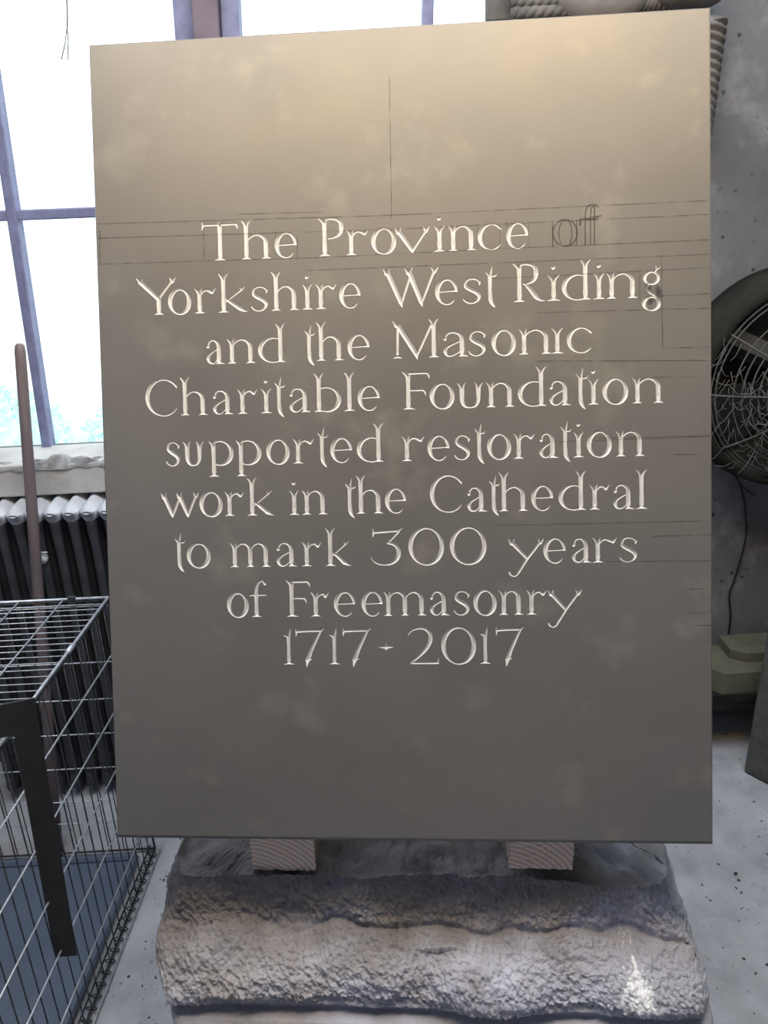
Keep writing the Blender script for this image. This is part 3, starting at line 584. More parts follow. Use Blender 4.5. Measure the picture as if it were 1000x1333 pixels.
def endgrain():
    m = mat('end_grain_wood', (.42, .32, .26), (.30, .21, .17), rough=.85, nscale=20, bump=.3, bscale=90); nt = m.node_tree; N = nt.nodes; L = nt.links
    b = N['Principled BSDF']; tc = N.new('ShaderNodeTexCoord'); mp = N.new('ShaderNodeMapping'); mp.inputs['Location'].default_value = (.05, 0, .05); L.new(tc.outputs['Object'], mp.inputs[0])
    wv = N.new('ShaderNodeTexWave'); wv.wave_type = 'RINGS'; wv.rings_direction = 'Y'; wv.inputs['Scale'].default_value = 44; wv.inputs['Distortion'].default_value = 4; wv.inputs['Detail'].default_value = 3; wv.inputs['Detail Scale'].default_value = .4
    L.new(mp.outputs[0], wv.inputs[0]); x = N.new('ShaderNodeMix'); x.data_type = 'RGBA'; L.new(wv.outputs['Fac'], x.inputs[0]); x.inputs[6].default_value = (.46, .34, .26, 1); x.inputs[7].default_value = (.70, .56, .45, 1)
    L.new(x.outputs[2], b.inputs['Base Color']); return m
M['endgrain'] = endgrain()
z1_ = timber(329, 411, 1132, 'sawn timber block under the left half of the slab, end grain showing')
z2_ = timber(662, 745, 1130, 'sawn timber block under the right half of the slab, end grain showing')

# ------------------------------------------------------------------ the rough stone the slab stands on
SZ = min(z1_, z2_) - .001
def rough_stone():
    t = (LP(.35, .2, 0)); H = SZ
    nf, ns, nh = 560, 40, 330; W2 = .365; D = .46
    prof = [(0, -.09), (.30, -.09), (.44, -.086), (.474, -.080), (.484, -.070), (.489, -.052), (.496, -.050), (.503, -.062), (.52, -.064), (.536, -.054), (.550, -.040), (.559, -.022), (.565, -.004), (.571, .008), (.583, .016), (.61, .023), (H, .030)]
    pz = [p[0] for p in prof]; py = [p[1] for p in prof]
    lf = [(.0, -.36), (.46, -.318), (.50, -.330), (.54, -.345), (.57, -.345), (.60, -.338), (H, -.325)]
    rt = [(.0, .40), (.46, .392), (.50, .388), (.54, .378), (.57, .366), (.60, .356), (H, .345)]
    arc_ = np.concatenate([[0], np.cumsum(np.hypot(np.diff(pz), np.diff(py)))])
    m = MB(); per = nf + ns + nf // 3 + ns
    for j in range(nh + 1):
        # more rows where the camera sees
        tt = j / nh; sj = arc_[-1] * (.62 * tt / .08 if tt < .08 else .62 + .38 * (tt - .08) / .92)
        z = float(np.interp(sj, arc_, pz)); y0_ = float(np.interp(sj, arc_, py)); e_ = .004
        dz_ = float(np.interp(sj + e_, arc_, pz) - np.interp(sj - e_, arc_, pz)); dy_ = float(np.interp(sj + e_, arc_, py) - np.interp(sj - e_, arc_, py))
        fn = Vector((0, -dz_, dy_)).normalized() if j < nh else Vector((0, -1, 0)); fn.z = max(fn.z, 0)
        xl = np.interp(z, [p[0] for p in lf], [p[1] for p in lf]); xr = np.interp(z, [p[0] for p in rt], [p[1] for p in rt])
        rg = .0 if z < .494 else min((z - .494) / .015, 1)
        for i in range(per):
            if i < nf: u = i / nf; x = xl + (xr - xl) * u; y = y0_; nn = fn; e = min(u, 1 - u); rd = max(0, 1 - e / .035); y += .03 * rd ** 2
            elif i < nf + ns: u = (i - nf) / ns; x = xr; y = y0_ + .03 + (D - y0_ - .03) * u; nn = Vector((1, 0, 0))
            elif i < nf + ns + nf // 3: u = (i - nf - ns) / (nf // 3); x = xr + (xl - xr) * u; y = D; nn = Vector((0, 1, 0))
            else: u = (i - nf - ns - nf // 3) / ns; x = xl; y = D + (y0_ + .03 - D) * u; nn = Vector((-1, 0, 0))
            P = Vector((x, y, z))
            big = noise.fractal(P * 9, 1.0, 2.0, 3) * .015
            # claw-like tooling running down and to the left
            wx = x + .02 * noise.noise(P * 9)
            q = Vector((wx * 85 + z * 52, y * 12, z * 26 - x * 10)); q.y = 0; q = q + Vector((0, y * 55, -y * 20)); tool = (noise.fractal(q, .9, 2.0, 3) * .6 + noise.fractal(q * 2.7, .8, 2.1, 3) * .45) * .0034
            fine = noise.fractal(Vector((P.x * 210 + P.z * 60, P.y * 130, P.z * 120)), .7, 2.2, 3) * .0034
            pit = -.010 * max(0, noise.noise(P * 24 + Vector((5, 1, 2))) - .38)
            amt = .12 + .88 * rg
            smooth_top = 1
            pit = -.010 * max(0, noise.noise(P * 24 + Vector((5, 1, 2))) - .38)
            amt = .12 + .88 * rg
            smooth_top = 1 - .25 * min(max((z - .600) / .02, 0), 1) * (1 if x < .12 else .4)
            dsp = (big + (tool + fine) * smooth_top + pit) * amt
            if z > .50 and .56 < z - .0: pass
            # bedding crack
            zc = .600 + .006 * math.sin(x * 16 + 1) + .004 * noise.noise(Vector((x * 30, 0, 0)))
            if z > .5: dsp -= .009 * math.exp(-((y - .006 - .012 * noise.noise(Vector((x * 16, 3, 0)))) / .0028) ** 2) * (z > .555) * (1 if x > -.12 else .25)
            # slanting broken hollow at the middle right
            if z > .49: dsp -= .012 * math.exp(-((x - .03 - (z - .55) * .8) / .022) ** 2) * max(0, min(1, (z - .50) / .03)) * (z < .56)
            P = P + nn * dsp
            P.z = min(P.z, H); m.v.append(tuple(P) if j < nh else (P.x, P.y, H - .002))
    for j in range(nh):
        for i in range(per):
            a, b = j * per + i, j * per + (i + 1) % per; m.f.append((a, b, b + per, a + per))
    # broken top surface: rings shrinking to the middle, knocked down by noise except under the timbers
    last = nh * per; cxm, cym = (lf[-1][1] + rt[-1][1]) / 2, (D + .03) / 2; src_ = [Vector(m.v[last + i]) for i in range(per)]; steps = [.97, .94, .91, .88, .85, .82, .79, .76, .72, .68, .6, .5, .35, .2, .08]
    for q_ in steps:
        b_ = len(m.v)
        for p_ in src_:
            x, y = cxm + (p_.x - cxm) * (q_ * .5 + .5 if q_ > .5 else q_ * 1.5), cym + (p_.y - cym) * q_
            n_ = noise.fractal(Vector((x * 22, y * 22, 4)), .9, 2.1, 5); m.v.append((x, y, H - .001 - .011 * max(0, min(1.2, .5 + n_ * 1.1))))
        for i in range(per): m.f.append((last + i, last + (i + 1) % per, b_ + (i + 1) % per, b_ + i))
        last = b_
    m.v.append((cxm, cym, H - .006)); c_ = len(m.v) - 1
    for i in range(per): m.f.append((last + i, last + (i + 1) % per, c_))
    m.v.append((0, .2, 0)); c_ = len(m.v) - 1
    for i in range(per): m.f.append(((i + 1) % per, i, c_))
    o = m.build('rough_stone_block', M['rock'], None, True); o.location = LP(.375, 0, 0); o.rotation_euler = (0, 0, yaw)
    return tag(o, 'big rough-hewn pale grey stone block with a moulded lower band, carrying the slab', 'stone block')
def rockmat():
    m = mat('weathered_limestone', (.50, .50, .56), (.30, .29, .31), rough=.9, nscale=7, detail=9, bump=.7, bscale=170, bdist=.005,
            c3=(.32, .29, .27), c3scale=6, c3lo=.5, c3hi=.7, spots=None)
    nt = m.node_tree; N = nt.nodes; L = nt.links; b = N['Principled BSDF']; src = b.inputs['Base Color'].links[0].from_socket
    tc = N.new('ShaderNodeTexCoord'); ns = N.new('ShaderNodeTexNoise'); ns.inputs['Scale'].default_value = 60; ns.inputs['Detail'].default_value = 6; ns.inputs['Distortion'].default_value = 1.5
    mp = N.new('ShaderNodeMapping'); mp.inputs['Rotation'].default_value = (0, -.6, 0); mp.inputs['Scale'].default_value = (1.4, 1, .5); L.new(tc.outputs['Object'], mp.inputs[0]); L.new(mp.outputs[0], ns.inputs['Vector'])
    # darker brown tone over the upper left part and the left edge
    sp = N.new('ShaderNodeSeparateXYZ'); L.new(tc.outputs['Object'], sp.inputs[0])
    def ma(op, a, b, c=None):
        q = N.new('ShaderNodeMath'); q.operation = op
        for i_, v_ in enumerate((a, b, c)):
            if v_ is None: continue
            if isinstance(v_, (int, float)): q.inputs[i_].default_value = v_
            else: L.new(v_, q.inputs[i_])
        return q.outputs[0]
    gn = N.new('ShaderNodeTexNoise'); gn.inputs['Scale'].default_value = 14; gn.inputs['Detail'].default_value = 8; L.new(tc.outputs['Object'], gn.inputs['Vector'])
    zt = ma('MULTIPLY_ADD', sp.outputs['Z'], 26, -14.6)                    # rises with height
    xt = ma('MULTIPLY', ma('MAXIMUM', ma('SUBTRACT', sp.outputs['X'], .08), 0), -7)   # weaker towards the right
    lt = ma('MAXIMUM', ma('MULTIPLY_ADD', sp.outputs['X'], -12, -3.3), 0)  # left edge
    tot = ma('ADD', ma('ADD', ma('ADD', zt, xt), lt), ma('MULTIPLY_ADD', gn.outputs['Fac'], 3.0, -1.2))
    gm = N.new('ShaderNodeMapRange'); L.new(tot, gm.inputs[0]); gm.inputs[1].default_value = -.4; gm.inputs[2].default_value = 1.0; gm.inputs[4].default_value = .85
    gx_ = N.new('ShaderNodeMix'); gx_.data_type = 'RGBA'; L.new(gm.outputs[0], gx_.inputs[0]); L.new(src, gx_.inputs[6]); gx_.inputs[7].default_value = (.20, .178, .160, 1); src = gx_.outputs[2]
    # white fresh bruise near the lower right
    sx = N.new('ShaderNodeVectorMath'); sx.operation = 'SUBTRACT'; sx.inputs[1].default_value = (.288, -.06, .528); L.new(tc.outputs['Object'], sx.inputs[0])
    sc = N.new('ShaderNodeVectorMath'); sc.operation = 'MULTIPLY'; sc.inputs[1].default_value = (50, 0, 36); L.new(sx.outputs[0], sc.inputs[0])
    ln = N.new('ShaderNodeVectorMath'); ln.operation = 'LENGTH'; L.new(sc.outputs[0], ln.inputs[0])
    ad = N.new('ShaderNodeMath'); ad.operation = 'MULTIPLY_ADD'; L.new(ns.outputs['Fac'], ad.inputs[0]); ad.inputs[1].default_value = 2.6; L.new(ln.outputs['Value'], ad.inputs[2])
    r = N.new('ShaderNodeMapRange'); L.new(ad.outputs[0], r.inputs[0]); r.inputs[1].default_value = 2.25; r.inputs[2].default_value = 2.0
    x = N.new('ShaderNodeMix'); x.data_type = 'RGBA'; L.new(r.outputs[0], x.inputs[0]); L.new(src, x.inputs[6]); x.inputs[7].default_value = (.80, .79, .78, 1); L.new(x.outputs[2], b.inputs['Base Color'])
    return m
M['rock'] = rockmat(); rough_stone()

# ------------------------------------------------------------------ wire crate
ca = math.radians(-7); 
CB = Vector((-.518, 1.54, 0))                      # rear right foot of the crate
cx_ = Vector((-math.cos(ca), -math.sin(ca), 0)); cy_ = Vector((.10, 1, 0)).normalized() * -1   # left along the rear, forward along the side
cy_ = Vector((-.10, -1, 0)).normalized(); cx_ = Vector((-1, .02, 0)).normalized()
CW, CD, CHt = .62, .92, .70
def CP_(a, b, z): return CB + cx_ * a + cy_ * b + Vector((0, 0, z))
crate = empty('wire_dog_crate', CB, 'large wire mesh crate with a blue-grey floor tray, in front of the radiator', 'wire crate')
def wires(part, pairs, r, m, name='wire'):
    for a, b in pairs:
        MB().tube([a, b], r, 6).build(name, m, part, True, CB)
def panel(name, corners, r=.0026, m=None):
    c = corners + [corners[0]]; mb = MB()
    for a, b in zip(c[:-1], c[1:]): mb.tube([a, b], r, 8)
    return mb.build(name, m or M['wire'], crate, True, CB)
z0c = .012
lid = panel('lid_panel', [CP_(0, 0, CHt), CP_(CW, 0, CHt), CP_(CW, CD, CHt), CP_(0, CD, CHt)], .0030)
nw = 42
wires(lid, [(CP_(0, CD * k / nw, CHt - .003), CP_(CW, CD * k / nw, CHt - .003)) for k in range(1, nw)], 0.0010, M['wire'])
wires(lid, [(CP_(.092 * k, 0, CHt + .001), CP_(.092 * k, CD, CHt + .001)) for k in range(1, 7)], .0016, M['wire'])
side = panel('side_panel', [CP_(0, 0, z0c), CP_(0, CD, z0c), CP_(0, CD, CHt - .006), CP_(0, 0, CHt - .006)], .0028, M['wiredark'])
zs = [.118, .235, .352, .468, .585]
wires(side, [(CP_(-.003, 0, z), CP_(-.003, CD, z)) for z in zs], .0019, M['wire'], 'horizontal_wire')
nv_ = 27
wires(side, [(CP_(0, CD * k / nv_, z0c), CP_(0, CD * k / nv_, CHt)) for k in range(1, nv_)], .0013, M['wiredark'], 'upright_wire')
rear = panel('rear_panel', [CP_(0, 0, z0c), CP_(CW, 0, z0c), CP_(CW, 0, CHt - .006), CP_(0, 0, CHt - .006)], .0026, M['wiredark'])
wires(rear, [(CP_(0, -.002, z), CP_(CW, -.002, z)) for z in (.10, .165, .26, .355, .447, .542, .68)], .0014, M['wire'], 'horizontal_wire')
wires(rear, [(CP_(CW * k / 17, 0, z0c), CP_(CW * k / 17, 0, CHt)) for k in range(1, 17)], .0012, M['wiredark'], 'upright_wire')
left = panel('far_side_panel', [CP_(CW, 0, z0c), CP_(CW, CD, z0c), CP_(CW, CD, CHt - .006), CP_(CW, 0, CHt - .006)], .0026, M['wiredark'])
wires(left, [(CP_(CW, CD * k / 24, z0c), CP_(CW, CD * k / 24, CHt)) for k in range(1, 24)], .0012, M['wiredark'], 'upright_wire')
front = panel('front_panel', [CP_(0, CD, z0c), CP_(CW, CD, z0c), CP_(CW, CD, CHt - .006), CP_(0, CD, CHt - .006)], .0026, M['wiredark'])
wires(front, [(CP_(0, CD, z), CP_(CW, CD, z)) for z in zs], .0014, M['wire'], 'horizontal_wire')
# clips joining lid and rear panel, lid and side
mb = MB()
a = CP_(.075, 0, CHt); mb.prism([a + Vector((-.008, -.004, -.012)), a + Vector((.008, -.004, -.012)), a + Vector((.008, -.004, .006)), a + Vector((-.008, -.004, .006))], (0, .008, 0)); mb.build('rear_clip', M['wiredark'], crate, False, CB)
for b_ in (.20, .62): MB().tube([CP_(0, b_ - .014, CHt), CP_(0, b_ + .014, CHt)], .0052, 8).build('side_clip', M['wire'], crate, True, CB)
# looped bottom chain of the side panel: small rings hooking panel and floor grid
for k in range(34):
    b_ = .02 + k * .026; c_ = CP_(0, b_, .013)
    MB().tube([c_ + Vector((.010 * math.cos(t_), 0, .010 * math.sin(t_))) + cy_ * .004 * math.sin(t_) for t_ in [i * math.pi / 5 for i in range(10)]], .0013, 5, closed=True).build('hinge_ring', M['wiredark'], crate, True, CB)
MB().tube([CP_(-.012, 0, .006), CP_(-.012, CD, .006)], .0026, 6).build('bottom_wire', M['wire'], crate, True, CB)
MB().tube([CP_(.010, 0, .022), CP_(.010, CD, .022)], .0022, 6).build('bottom_wire', M['wiredark'], crate, True, CB)
MB().tube([CP_(-.02, .0, .05), CP_(.03, .0, .05)], .004, 6).build('corner_clip', M['wire'], crate, True, CB)
# tray with raised rim
tr = MB(); a0, a1, b0, b1 = .035, CW - .02, .03, CD - .02
tr.prism([CP_(a0, b0, .010), CP_(a1, b0, .010), CP_(a1, b1, .010), CP_(a0, b1, .010)], (0, 0, .004))
for (p, q) in (((a0, b0), (a1, b0)), ((a1, b0), (a1, b1)), ((a1, b1), (a0, b1)), ((a0, b1), (a0, b0))):
    tr.tube([CP_(*p, .018), CP_(*q, .018)], .009, 6)
tr.build('floor_tray', M['tray'], crate, False, CB)

# ------------------------------------------------------------------ steel square hanging over the crate corner
inner = onZ(19, 957, .704); pa = onZ(0, 918, .74); pb_ = onZ(42, 910, .74); dh = (pb_ - pa); dh.z = 0; dh.normalize(); nn_ = Vector((dh.y, -dh.x, 0))
def sq(px, py): return onP(px, py, inner, nn_)
o42 = sq(45, 909); lowl, lowr = sq(71.5, 1246), sq(100.5, 1244)
lft = sq(0, 918); lft2 = o42 + (lft - o42).normalized() * .40
inn2 = inner + (lft - o42).normalized() * .35
inn = sq(18.5, 957)
sqt = empty('steel_square', Vector((lowl.x, lowl.y, 0)), 'black L-shaped carpenter\'s square hooked over the crate, long arm hanging down', 'carpenter square'); so_ = tuple(sqt.location)
# keep arms parallel-sided from the photographed edges
MB().prism([inn, lowl, lowr, o42], -nn_ * .003).build('long_arm', M['black'], sqt, False, so_)
MB().prism([inn, o42, lft2, inn + (lft2 - o42) * .95], -nn_ * .003).build('short_arm', M['black'], sqt, False, so_)
mk = MB(); 
for k in range(40):
    t_ = .05 + k * .023; e0 = o42.lerp(lowr, t_); e1 = inn.lerp(lowl, t_); ln_ = .32 if k % 4 == 0 else .18
    d_ = (e1 - e0) * ln_; dn = (lowr - o42).normalized() * .0007; off = nn_ * .0003
    mk.prism([e0 + off, e0 + d_ + off, e0 + d_ + dn + off, e0 + dn + off], -nn_ * .0002)
tag(mk.build('measuring_marks', M['etch'], sqt, False, so_), kind='stuff')

# ------------------------------------------------------------------ radiator
ry0, ry1 = 1.74, 1.88; zt_ = ptb.z - .004; rx_end = -.30
rad = empty('cast_iron_radiator', (-.7, (ry0 + ry1) / 2, 0), 'dark cast-iron column radiator with pale top under the window sill', 'radiator'); ro = tuple(rad.location)
def section_mesh():
    m = MB()
    for yy in (ry0 + .018, (ry0 + ry1) / 2, ry1 - .018):
        zz = [.05, .10, .18, .5, zt_ - .10, zt_ - .05, zt_ - .03]; m.tube([(0, yy, z) for z in zz], [.012, .0135, .011, .0105, .011, .014, .015], 10)
    return m
P_ = .0412
secs = None; caps_ = None; xk = onY(95 / 6.06, 655, 1.75).x; k = 0; x = xk - 4 * P_
ys = (ry0 + ry1) / 2
# one section: columns below, the pale rounded head above
def head_mesh():
    m = MB(); nu, nv = 18, 16; R = .0205
    for j in range(nv + 1):
        yy = ry0 - .004 + (ry1 - ry0 + .008) * j / nv; e = min(j, nv - j) / nv * 2; q = math.sqrt(max(1 - (1 - min(e / .35, 1)) ** 2, .02)) if e < .35 else 1
        for i in range(nu):
            a = 2 * math.pi * i / nu; cz, sz = math.cos(a), math.sin(a)
            zz = sz * (.021 if sz > 0 else .034); 
            if sz > 0: zz = (1 - abs(cz) ** 1.4) * .018
            m.v.append((R * cz * (q * .6 + .4), yy, zt_ - .019 + zz * q))
    for j in range(nv):
        for i in range(nu): m.f.append((j*nu + i, j*nu + (i+1) % nu, (j+1)*nu + (i+1) % nu, (j+1)*nu + i))
    m.f.append(tuple(range(nu))); m.f.append(tuple(nv*nu + i for i in range(nu - 1, -1, -1))); return m
sec_me = None
while x < rx_end:
    if sec_me is None:
        s0 = section_mesh().build('radiator_section', M['iron'], rad, True, (0, ro[1], 0)); h0 = head_mesh().build('section_head', M['paleiron'], s0, True, (0, ro[1], 0)); sec_me = s0
        b0_ = MB().ellipsoid((0, ys, .06), (.0205, .075, .045)).build('section_base', M['iron'], s0, True, (0, ro[1], 0)); s = s0
    else:
        s = s0.copy(); C.objects.link(s); s.parent = rad
        for q in (h0, b0_): c = q.copy(); C.objects.link(c); c.parent = s
    s.location = (x - ro[0], 0, 0); x += P_
for xx in (xk - 3.5 * P_, -.36):
    MB().tube([(xx, ys, 0), (xx, ys, .08)], .016, 10).build('radiator_foot', M['iron'], rad, True, ro)
bp_ = onY(56, 728, 1.74); MB().tube([(bp_.x, 1.75, bp_.z), (bp_.x, 1.735, bp_.z)], .010, 10).tube([(bp_.x - .012, 1.737, bp_.z + .018), (bp_.x + .014, 1.737, bp_.z + .018)], .0025, 6).build('tie_bolt', M['paleiron'], rad, True, ro)

# ------------------------------------------------------------------ wooden handle leaning at the radiator
ha, hb = onY(25.5, 447, 1.79), onY(49, 762, 1.683); d_ = (hb - ha); hf = ha + d_ * (ha.z / -d_.z)
pts = [hf.lerp(ha, t_) for t_ in (0, .25, .5, .75, .93, .985, .996, 1)]; 
top(MB().tube(pts, [.0125, .0125, .0125, .0122, .0118, .0116, .010, .006], 16), 'wooden_pole', M['handle'], 'round wooden tool handle leaning upright against the window sill', 'wooden pole', (hf.x, hf.y, 0), True)

# ------------------------------------------------------------------ strand of cobweb at the window top
th = MB(); a = lambda px, py: onY(px, py, 1.90)
th.tube([a(87, -20), a(87, 0), a(88, 22), a(87.5, 34)], .0015, 5); th.tube([a(87.5, 34), a(85, 55), a(80, 78)], .0012, 5); th.tube([a(87.5, 34), a(89, 55), a(88, 79)], .0012, 5)
th.tube([a(85.5, 60), a(83, 73), a(84, 77)], .0007, 5)
top(th, 'cobweb_strand', M['carve'], 'thin frayed cobweb strand dangling before the window, top left', 'cobweb', tuple(a(87, 0)), True)

# ------------------------------------------------------------------ carved rope-moulded stone on the wall
cs = onY(800, 8, 1.86); carv = empty('carved_ornament', (cs.x, WY, 1.35), 'carved grey stone ornament with rope moulding, fixed to the wall behind the slab top', 'stone carving'); co_ = tuple(carv.location)
def rope(p0, p1, r0, r1, turns, strands=3, bend=None, n=90, sides=24, m=None):
    m = m or MB(); p0, p1 = Vector(p0), Vector(p1); base = len(m.v)
    t = (p1 - p0).normalized(); u = t.orthogonal().normalized(); v = t.cross(u)
    for i in range(n + 1):
        s_ = i / n; c = p0.lerp(p1, s_); r = r0 + (r1 - r0) * s_
        if bend: c += Vector(bend) * math.sin(s_ * math.pi / 2)
        for k in range(sides):
            a = 2 * math.pi * k / sides; lob = abs(math.sin((a * strands + turns * strands * 2 * math.pi * s_) / 2)) ** .6
            q = r * (.80 + .22 * lob) * min(1, .45 + s_ / .05 * .55); m.v.append(tuple(c + (u * math.cos(a) + v * math.sin(a)) * q))
    for i in range(n):
        for k in range(sides): a, b = base + i * sides + k, base + i * sides + (k + 1) % sides; m.f.append((a, b, b + sides, a + sides))
    m.f.append(tuple(base + k for k in range(sides))); m.f.append(tuple(base + n * sides + k for k in range(sides))); return m
YC = 1.86
p = lambda px, py, y=YC: onY(px, py, y)
rope(p(664, 17), p(742, 13), .014, .014, 2.2).build('rope_roll', M['carve'], carv, True, co_)
rope(p(664, 3), p(738, -1), .014, .014, 2.2).build('rope_roll', M['carve'], carv, True, co_)
rope(p(662, -11), p(738, -15), .014, .014, 2.2).build('rope_roll', M['carve'], carv, True, co_)
c = p(785, -22); MB().ellipsoid(c, (.105, .05, .075), 28, 16).build('smooth_boss', M['carvelight'], carv, True, co_)
for k in range(11):
    a_ = p(832 + k * 6.2, -14); b_ = p(822 + k * 6.6, 18)
    MB().tube([a_, a_.lerp(b_, .5) + Vector((.004 * math.sin(k), -.012, 0)), b_], [.006, .0075, .004], 8).build('carved_lock', M['carve'], carv, True, co_)
c = p(895, -6); MB().ellipsoid(c, (.075, .05, .028), 24, 12).build('lower_scroll', M['carve'], carv, True, co_)
rope(p(916, 22), p(918, 178), 0.048, .014, 2.7, 5, n=120, sides=30).build('rope_drop', M['carve'], carv, True, co_)
MB().box((cs.x - .25, 1.885, 1.78), (cs.x + .16, WY, 2.1)).build('backing_stone', M['carve'], carv, False, co_)

# ------------------------------------------------------------------ upright board, fan on top, offcuts on a low shelf, cable
u0, u1 = onZ(968, 1004, .004), onZ(1000, 1021, .004); du = (u1 - u0).normalized(); dn = Vector((-du.y, du.x, 0)) 
if dn.y < 0: dn = -dn
ub = MB(); ubw = .34; ubh = .66; rr = random.Random(3)
nxu, nzu = 20, 36; 
ub.prism([u0, u0 + du * ubw, u0 + du * ubw + Vector((0, 0, ubh)), u0 + Vector((0, 0, ubh))], dn * .04)
ubo = top(ub, 'upright_stone', M['upright'], 'rough dark upright stone slab standing on the floor at the right edge, below the fan', 'stone slab', (u0.x, u0.y, 0)); bevel(ubo, .006, 3)
FY = 1.72; fc = onY(1057, 505, FY); FR = abs(onY(928, 508, FY).x - fc.x)
fan = empty('drum_fan', (fc.x, FY + .1, fc.z), 'large round cobwebbed fan with wire cage, at the right edge of the picture', 'fan'); fo = tuple(fan.location)
def circ(r, y, n=64, cz=0): return [(fc.x + r * math.cos(2*math.pi*k/n), y, fc.z + cz + r * math.sin(2*math.pi*k/n)) for k in range(n)]
dr = MB(); n_ = 72
for rad_, y in ((FR * 1.0, FY + .03), (FR * 1.02, FY + .02), (FR * 1.10, FY + .04), (FR * 1.13, FY + .08), (FR * 1.12, FY + .15), (FR * .6, FY + .17), (FR * .58, FY + .15), (FR * 1.0, FY + .13)):
    dr.v += circ(rad_, y, n_)
for j in range(8):
    for k in range(n_): dr.f.append((j*n_ + k, j*n_ + (k+1) % n_, ((j+1) % 8)*n_ + (k+1) % n_, ((j+1) % 8)*n_ + k))
dr.build('drum', M['drum'], fan, True, fo)
MB().prism(circ(FR * .97, FY + .145, 40), (0, .004, 0)).build('back_plate', M['fandark'], fan, False, fo)
for k in range(13):
    q = FR * (1 - k * .068 if k > 2 else 1 - k * .035); bul = FY + .03 - .085 * (1 - (q / FR) ** 2.2)
    MB().tube(circ(q, bul), .0019, 5, closed=True).build('cage_ring', M['fan'], fan, True, fo)
for k in range(10):
    a = math.radians(k * 36 + 3); MB().tube([(fc.x + q * FR * math.cos(a), FY + .03 - .085 * (1 - q ** 2.2) - .003, fc.z + q * FR * math.sin(a)) for q in (.12, .3, .5, .7, .85, .95, 1.0)], .0026, 6).build('cage_spoke', M['fan'], fan, True, fo)
MB().tube([(fc.x, FY - .06, fc.z), (fc.x, FY - .052, fc.z)], FR * .14, 24).build('badge_disc', M['fan'], fan, True, fo)
b1_, b2_ = onY(945, 432, FY + .05), onY(1010, 462, FY + .05); bd = (b2_ - b1_).normalized(); bn = Vector((-bd.z, 0, bd.x)) * .018
MB().prism([b1_ - bn, b1_ + bd * .42 - bn, b1_ + bd * .42 + bn, b1_ + bn], (0, .02, 0)).build('motor_bracket', M['fan'], fan, False, fo)
for k in range(4):
    a = math.radians(35 + k * 90); bl = MB(); pts_ = []
    for q, w_ in ((.15, .02), (.45, .07), (.8, .10), (.9, .06)):
        for s_ in (-1, 1): pts_.append((fc.x + FR*q*math.cos(a) - s_*w_*math.sin(a), FY + .10 + s_*w_*.35, fc.z + FR*q*math.sin(a) + s_*w_*math.cos(a)))
    bl.v = pts_ + [(x_, y_ + .003, z_) for x_, y_, z_ in pts_]
    for j in range(3): bl.f += [(2*j, 2*j+1, 2*j+3, 2*j+2), (8+2*j, 8+2*j+2, 8+2*j+3, 8+2*j+1)]
    bl.build('fan_blade', M['fandark'], fan, True, fo)
MB().tube([(fc.x, FY + .05, fc.z), (fc.x, FY + .14, fc.z)], .05, 24).build('hub', M['fandark'], fan, True, fo)
MB().tube([(fc.x, FY + .15, fc.z), (fc.x, WY, fc.z)], .03, 16).build('wall_mount', M['fandark'], fan, True, fo)
cw = MB(); rr = random.Random(11)
for k in range(130):
    a, q = rr.uniform(math.radians(150), math.radians(265)), rr.uniform(.45, 1.0) * FR; s0_ = Vector((fc.x + q * math.cos(a), FY + .03 - .085 * (1 - (q / FR) ** 2.2) - .004, fc.z + q * math.sin(a)))
    e = s0_ + Vector((rr.uniform(-.05, .05), rr.uniform(-.004, .006), rr.uniform(-.06, .04))); mid = s0_.lerp(e, .5) + Vector((0, 0, -.008)); cw.tube([s0_, mid, e], rr.uniform(.0004, .0008), 4)
tag(cw.build('cobwebs', M['web'], fan, True, fo), kind='stuff')

# low shelf with pipe beneath, offcuts on it
sh_z = onY(960, 905, 1.735).z; sh_x0, sh_x1 = .55, 1.75
shelf = empty('low_shelf', (1.1, 1.74, 0), 'low dark shelf along the foot of the wall, holding two stone offcuts', 'shelf'); sho = (1.1, 1.74, 0)
MB().box((sh_x0, 1.735, sh_z - .022), (sh_x1, WY, sh_z)).build('shelf_board', M['drum'], shelf, False, sho)
for xx in (.60, 1.62): MB().box((xx, 1.85, 0), (xx + .06, WY, sh_z - .022)).build('leg', M['drum'], shelf, False, sho)
top(MB().tube([(.45, 1.795, .15), (1.9, 1.795, .15)], .026, 18), 'heating_pipe', M['black'], 'dark round pipe running along the wall below the low shelf', 'pipe', (1.2, 1.795, 0), True)
q1 = [onY(x_, y_, 1.74) for x_, y_ in ((944, 877), (990, 876))]; zt1 = q1[0].z
lo = MB(); lo.prism([(q1[0].x - .045, 1.79, sh_z), (q1[0].x, 1.74, sh_z), (q1[0].x + .30, 1.74, sh_z), (q1[0].x + .30, 1.88, sh_z), (q1[0].x - .045, 1.88, sh_z)], (0, 0, zt1 - sh_z))
bevel(top(lo, 'stone_offcut', M['offcut'], 'lower, longer yellowish stone offcut on the low shelf, its left corner cut off', 'stone offcut', (1.0, 1.77, sh_z)), .002)
up = MB(); ux = onY(950, 868, 1.80).x; up.prism([(ux, 1.81, zt1), (ux + .04, 1.785, zt1), (ux + .24, 1.785, zt1), (ux + .24, 1.88, zt1), (ux, 1.88, zt1)], (0, 0, .028))
bevel(top(up, 'stone_offcut', M['offcut'], 'upper, smaller yellowish stone offcut stacked on the other one', 'stone offcut', (1.05, 1.78, zt1)), .002)
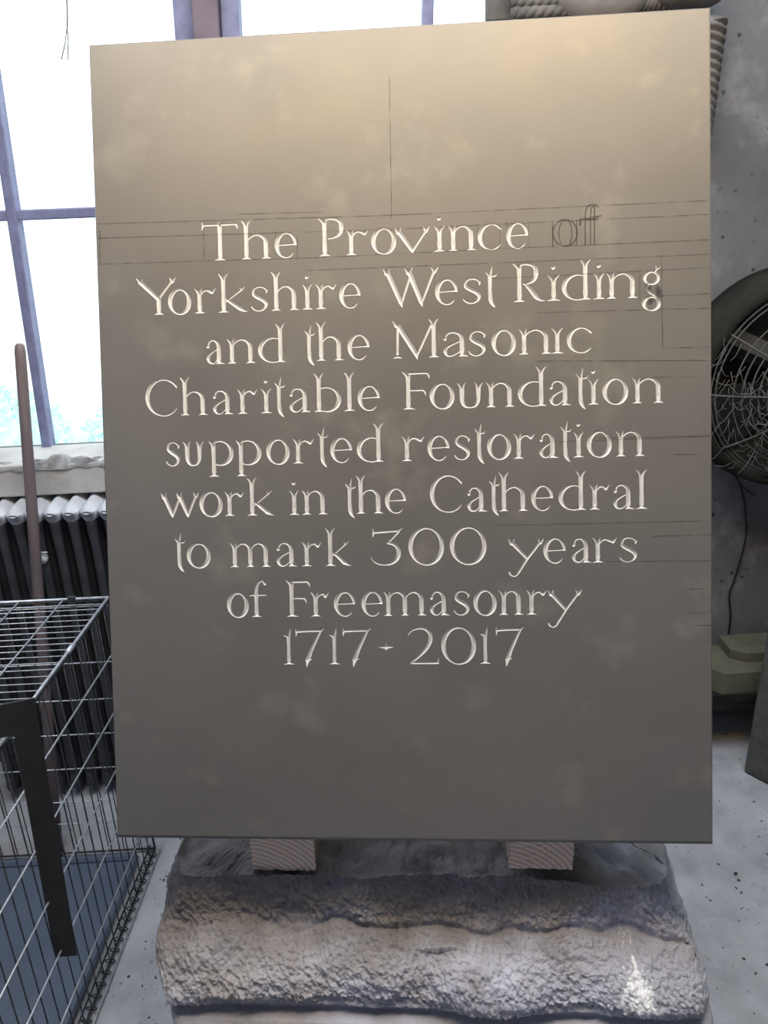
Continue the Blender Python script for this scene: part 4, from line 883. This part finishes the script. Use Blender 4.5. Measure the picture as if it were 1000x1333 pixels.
cb = [(944, 598), (955, 615), (963, 628), (969, 650), (972, 683), (970, 705), (963, 733), (956, 755), (950, 772), (950, 785), (951.5, 800), (950, 815), (947, 833)]
def smooth_pts(p, n=5):
    o = []
    for i in range(len(p) - 1):
        a, b, c_, d__ = p[max(i-1, 0)], p[i], p[i+1], p[min(i+2, len(p)-1)]
        for k in range(n):
            t = k / n; o.append(tuple(.5 * ((2*b[j]) + (c_[j]-a[j])*t + (2*a[j]-5*b[j]+4*c_[j]-d__[j])*t*t + (3*b[j]-a[j]-3*c_[j]+d__[j])*t**3) for j in range(2)))
    return o + [p[-1]]
top(MB().tube([onY(x_, y_, WY - .006) for x_, y_ in smooth_pts(cb)], .0026, 7), 'hanging_cable', M['cable'], 'thin black cable hanging down the plaster wall below the fan', 'cable', tuple(onY(950, 780, WY)), True)
top(MB().tube([onY(x_, y_, WY - .005) for x_, y_ in smooth_pts([(958, 620), (966, 632), (975, 640), (983, 646)])], .002, 6), 'cable_end', M['cable'], 'short stub of black cable branching right from the hanging cable', 'cable', tuple(onY(970, 635, WY)), True)

# chips and grit on the floor
gr = MB(); rr = random.Random(5)
for k in range(260):
    if k % 2: x_, y_ = rr.uniform(-.49, -.36), rr.uniform(.95, 1.6)
    else: x_, y_ = rr.uniform(.55, 1.2), rr.uniform(.9, 1.65)
    s_ = rr.choice([.001, .0015, .002, .003]) * rr.uniform(.6, 1.3); rot = Matrix.Rotation(rr.uniform(0, 3), 4, 'Z'); mt = Matrix.Translation((x_, y_, s_ * .3)) @ rot
    gr.box((-s_, -s_ * .5, -s_ * .3), (s_, s_ * .6, s_ * .4), mt)
tag(gr.build('stone_grit', M['chip']), 'dark chips and grit scattered on the dusty concrete floor', 'grit', kind='stuff')
top(MB().ellipsoid(onZ(958, 1137, .004), (.0045, .0035, .004), 8, 6), 'stone_chip', M['chip'], 'small dark stone chip on the floor right of the slab', 'stone chip', tuple(onZ(958, 1137, 0)))
print('objects', len(bpy.data.objects), 'tris', sum(sum(len(p.vertices) - 2 for p in o.data.polygons) for o in bpy.data.objects if o.type == 'MESH'))
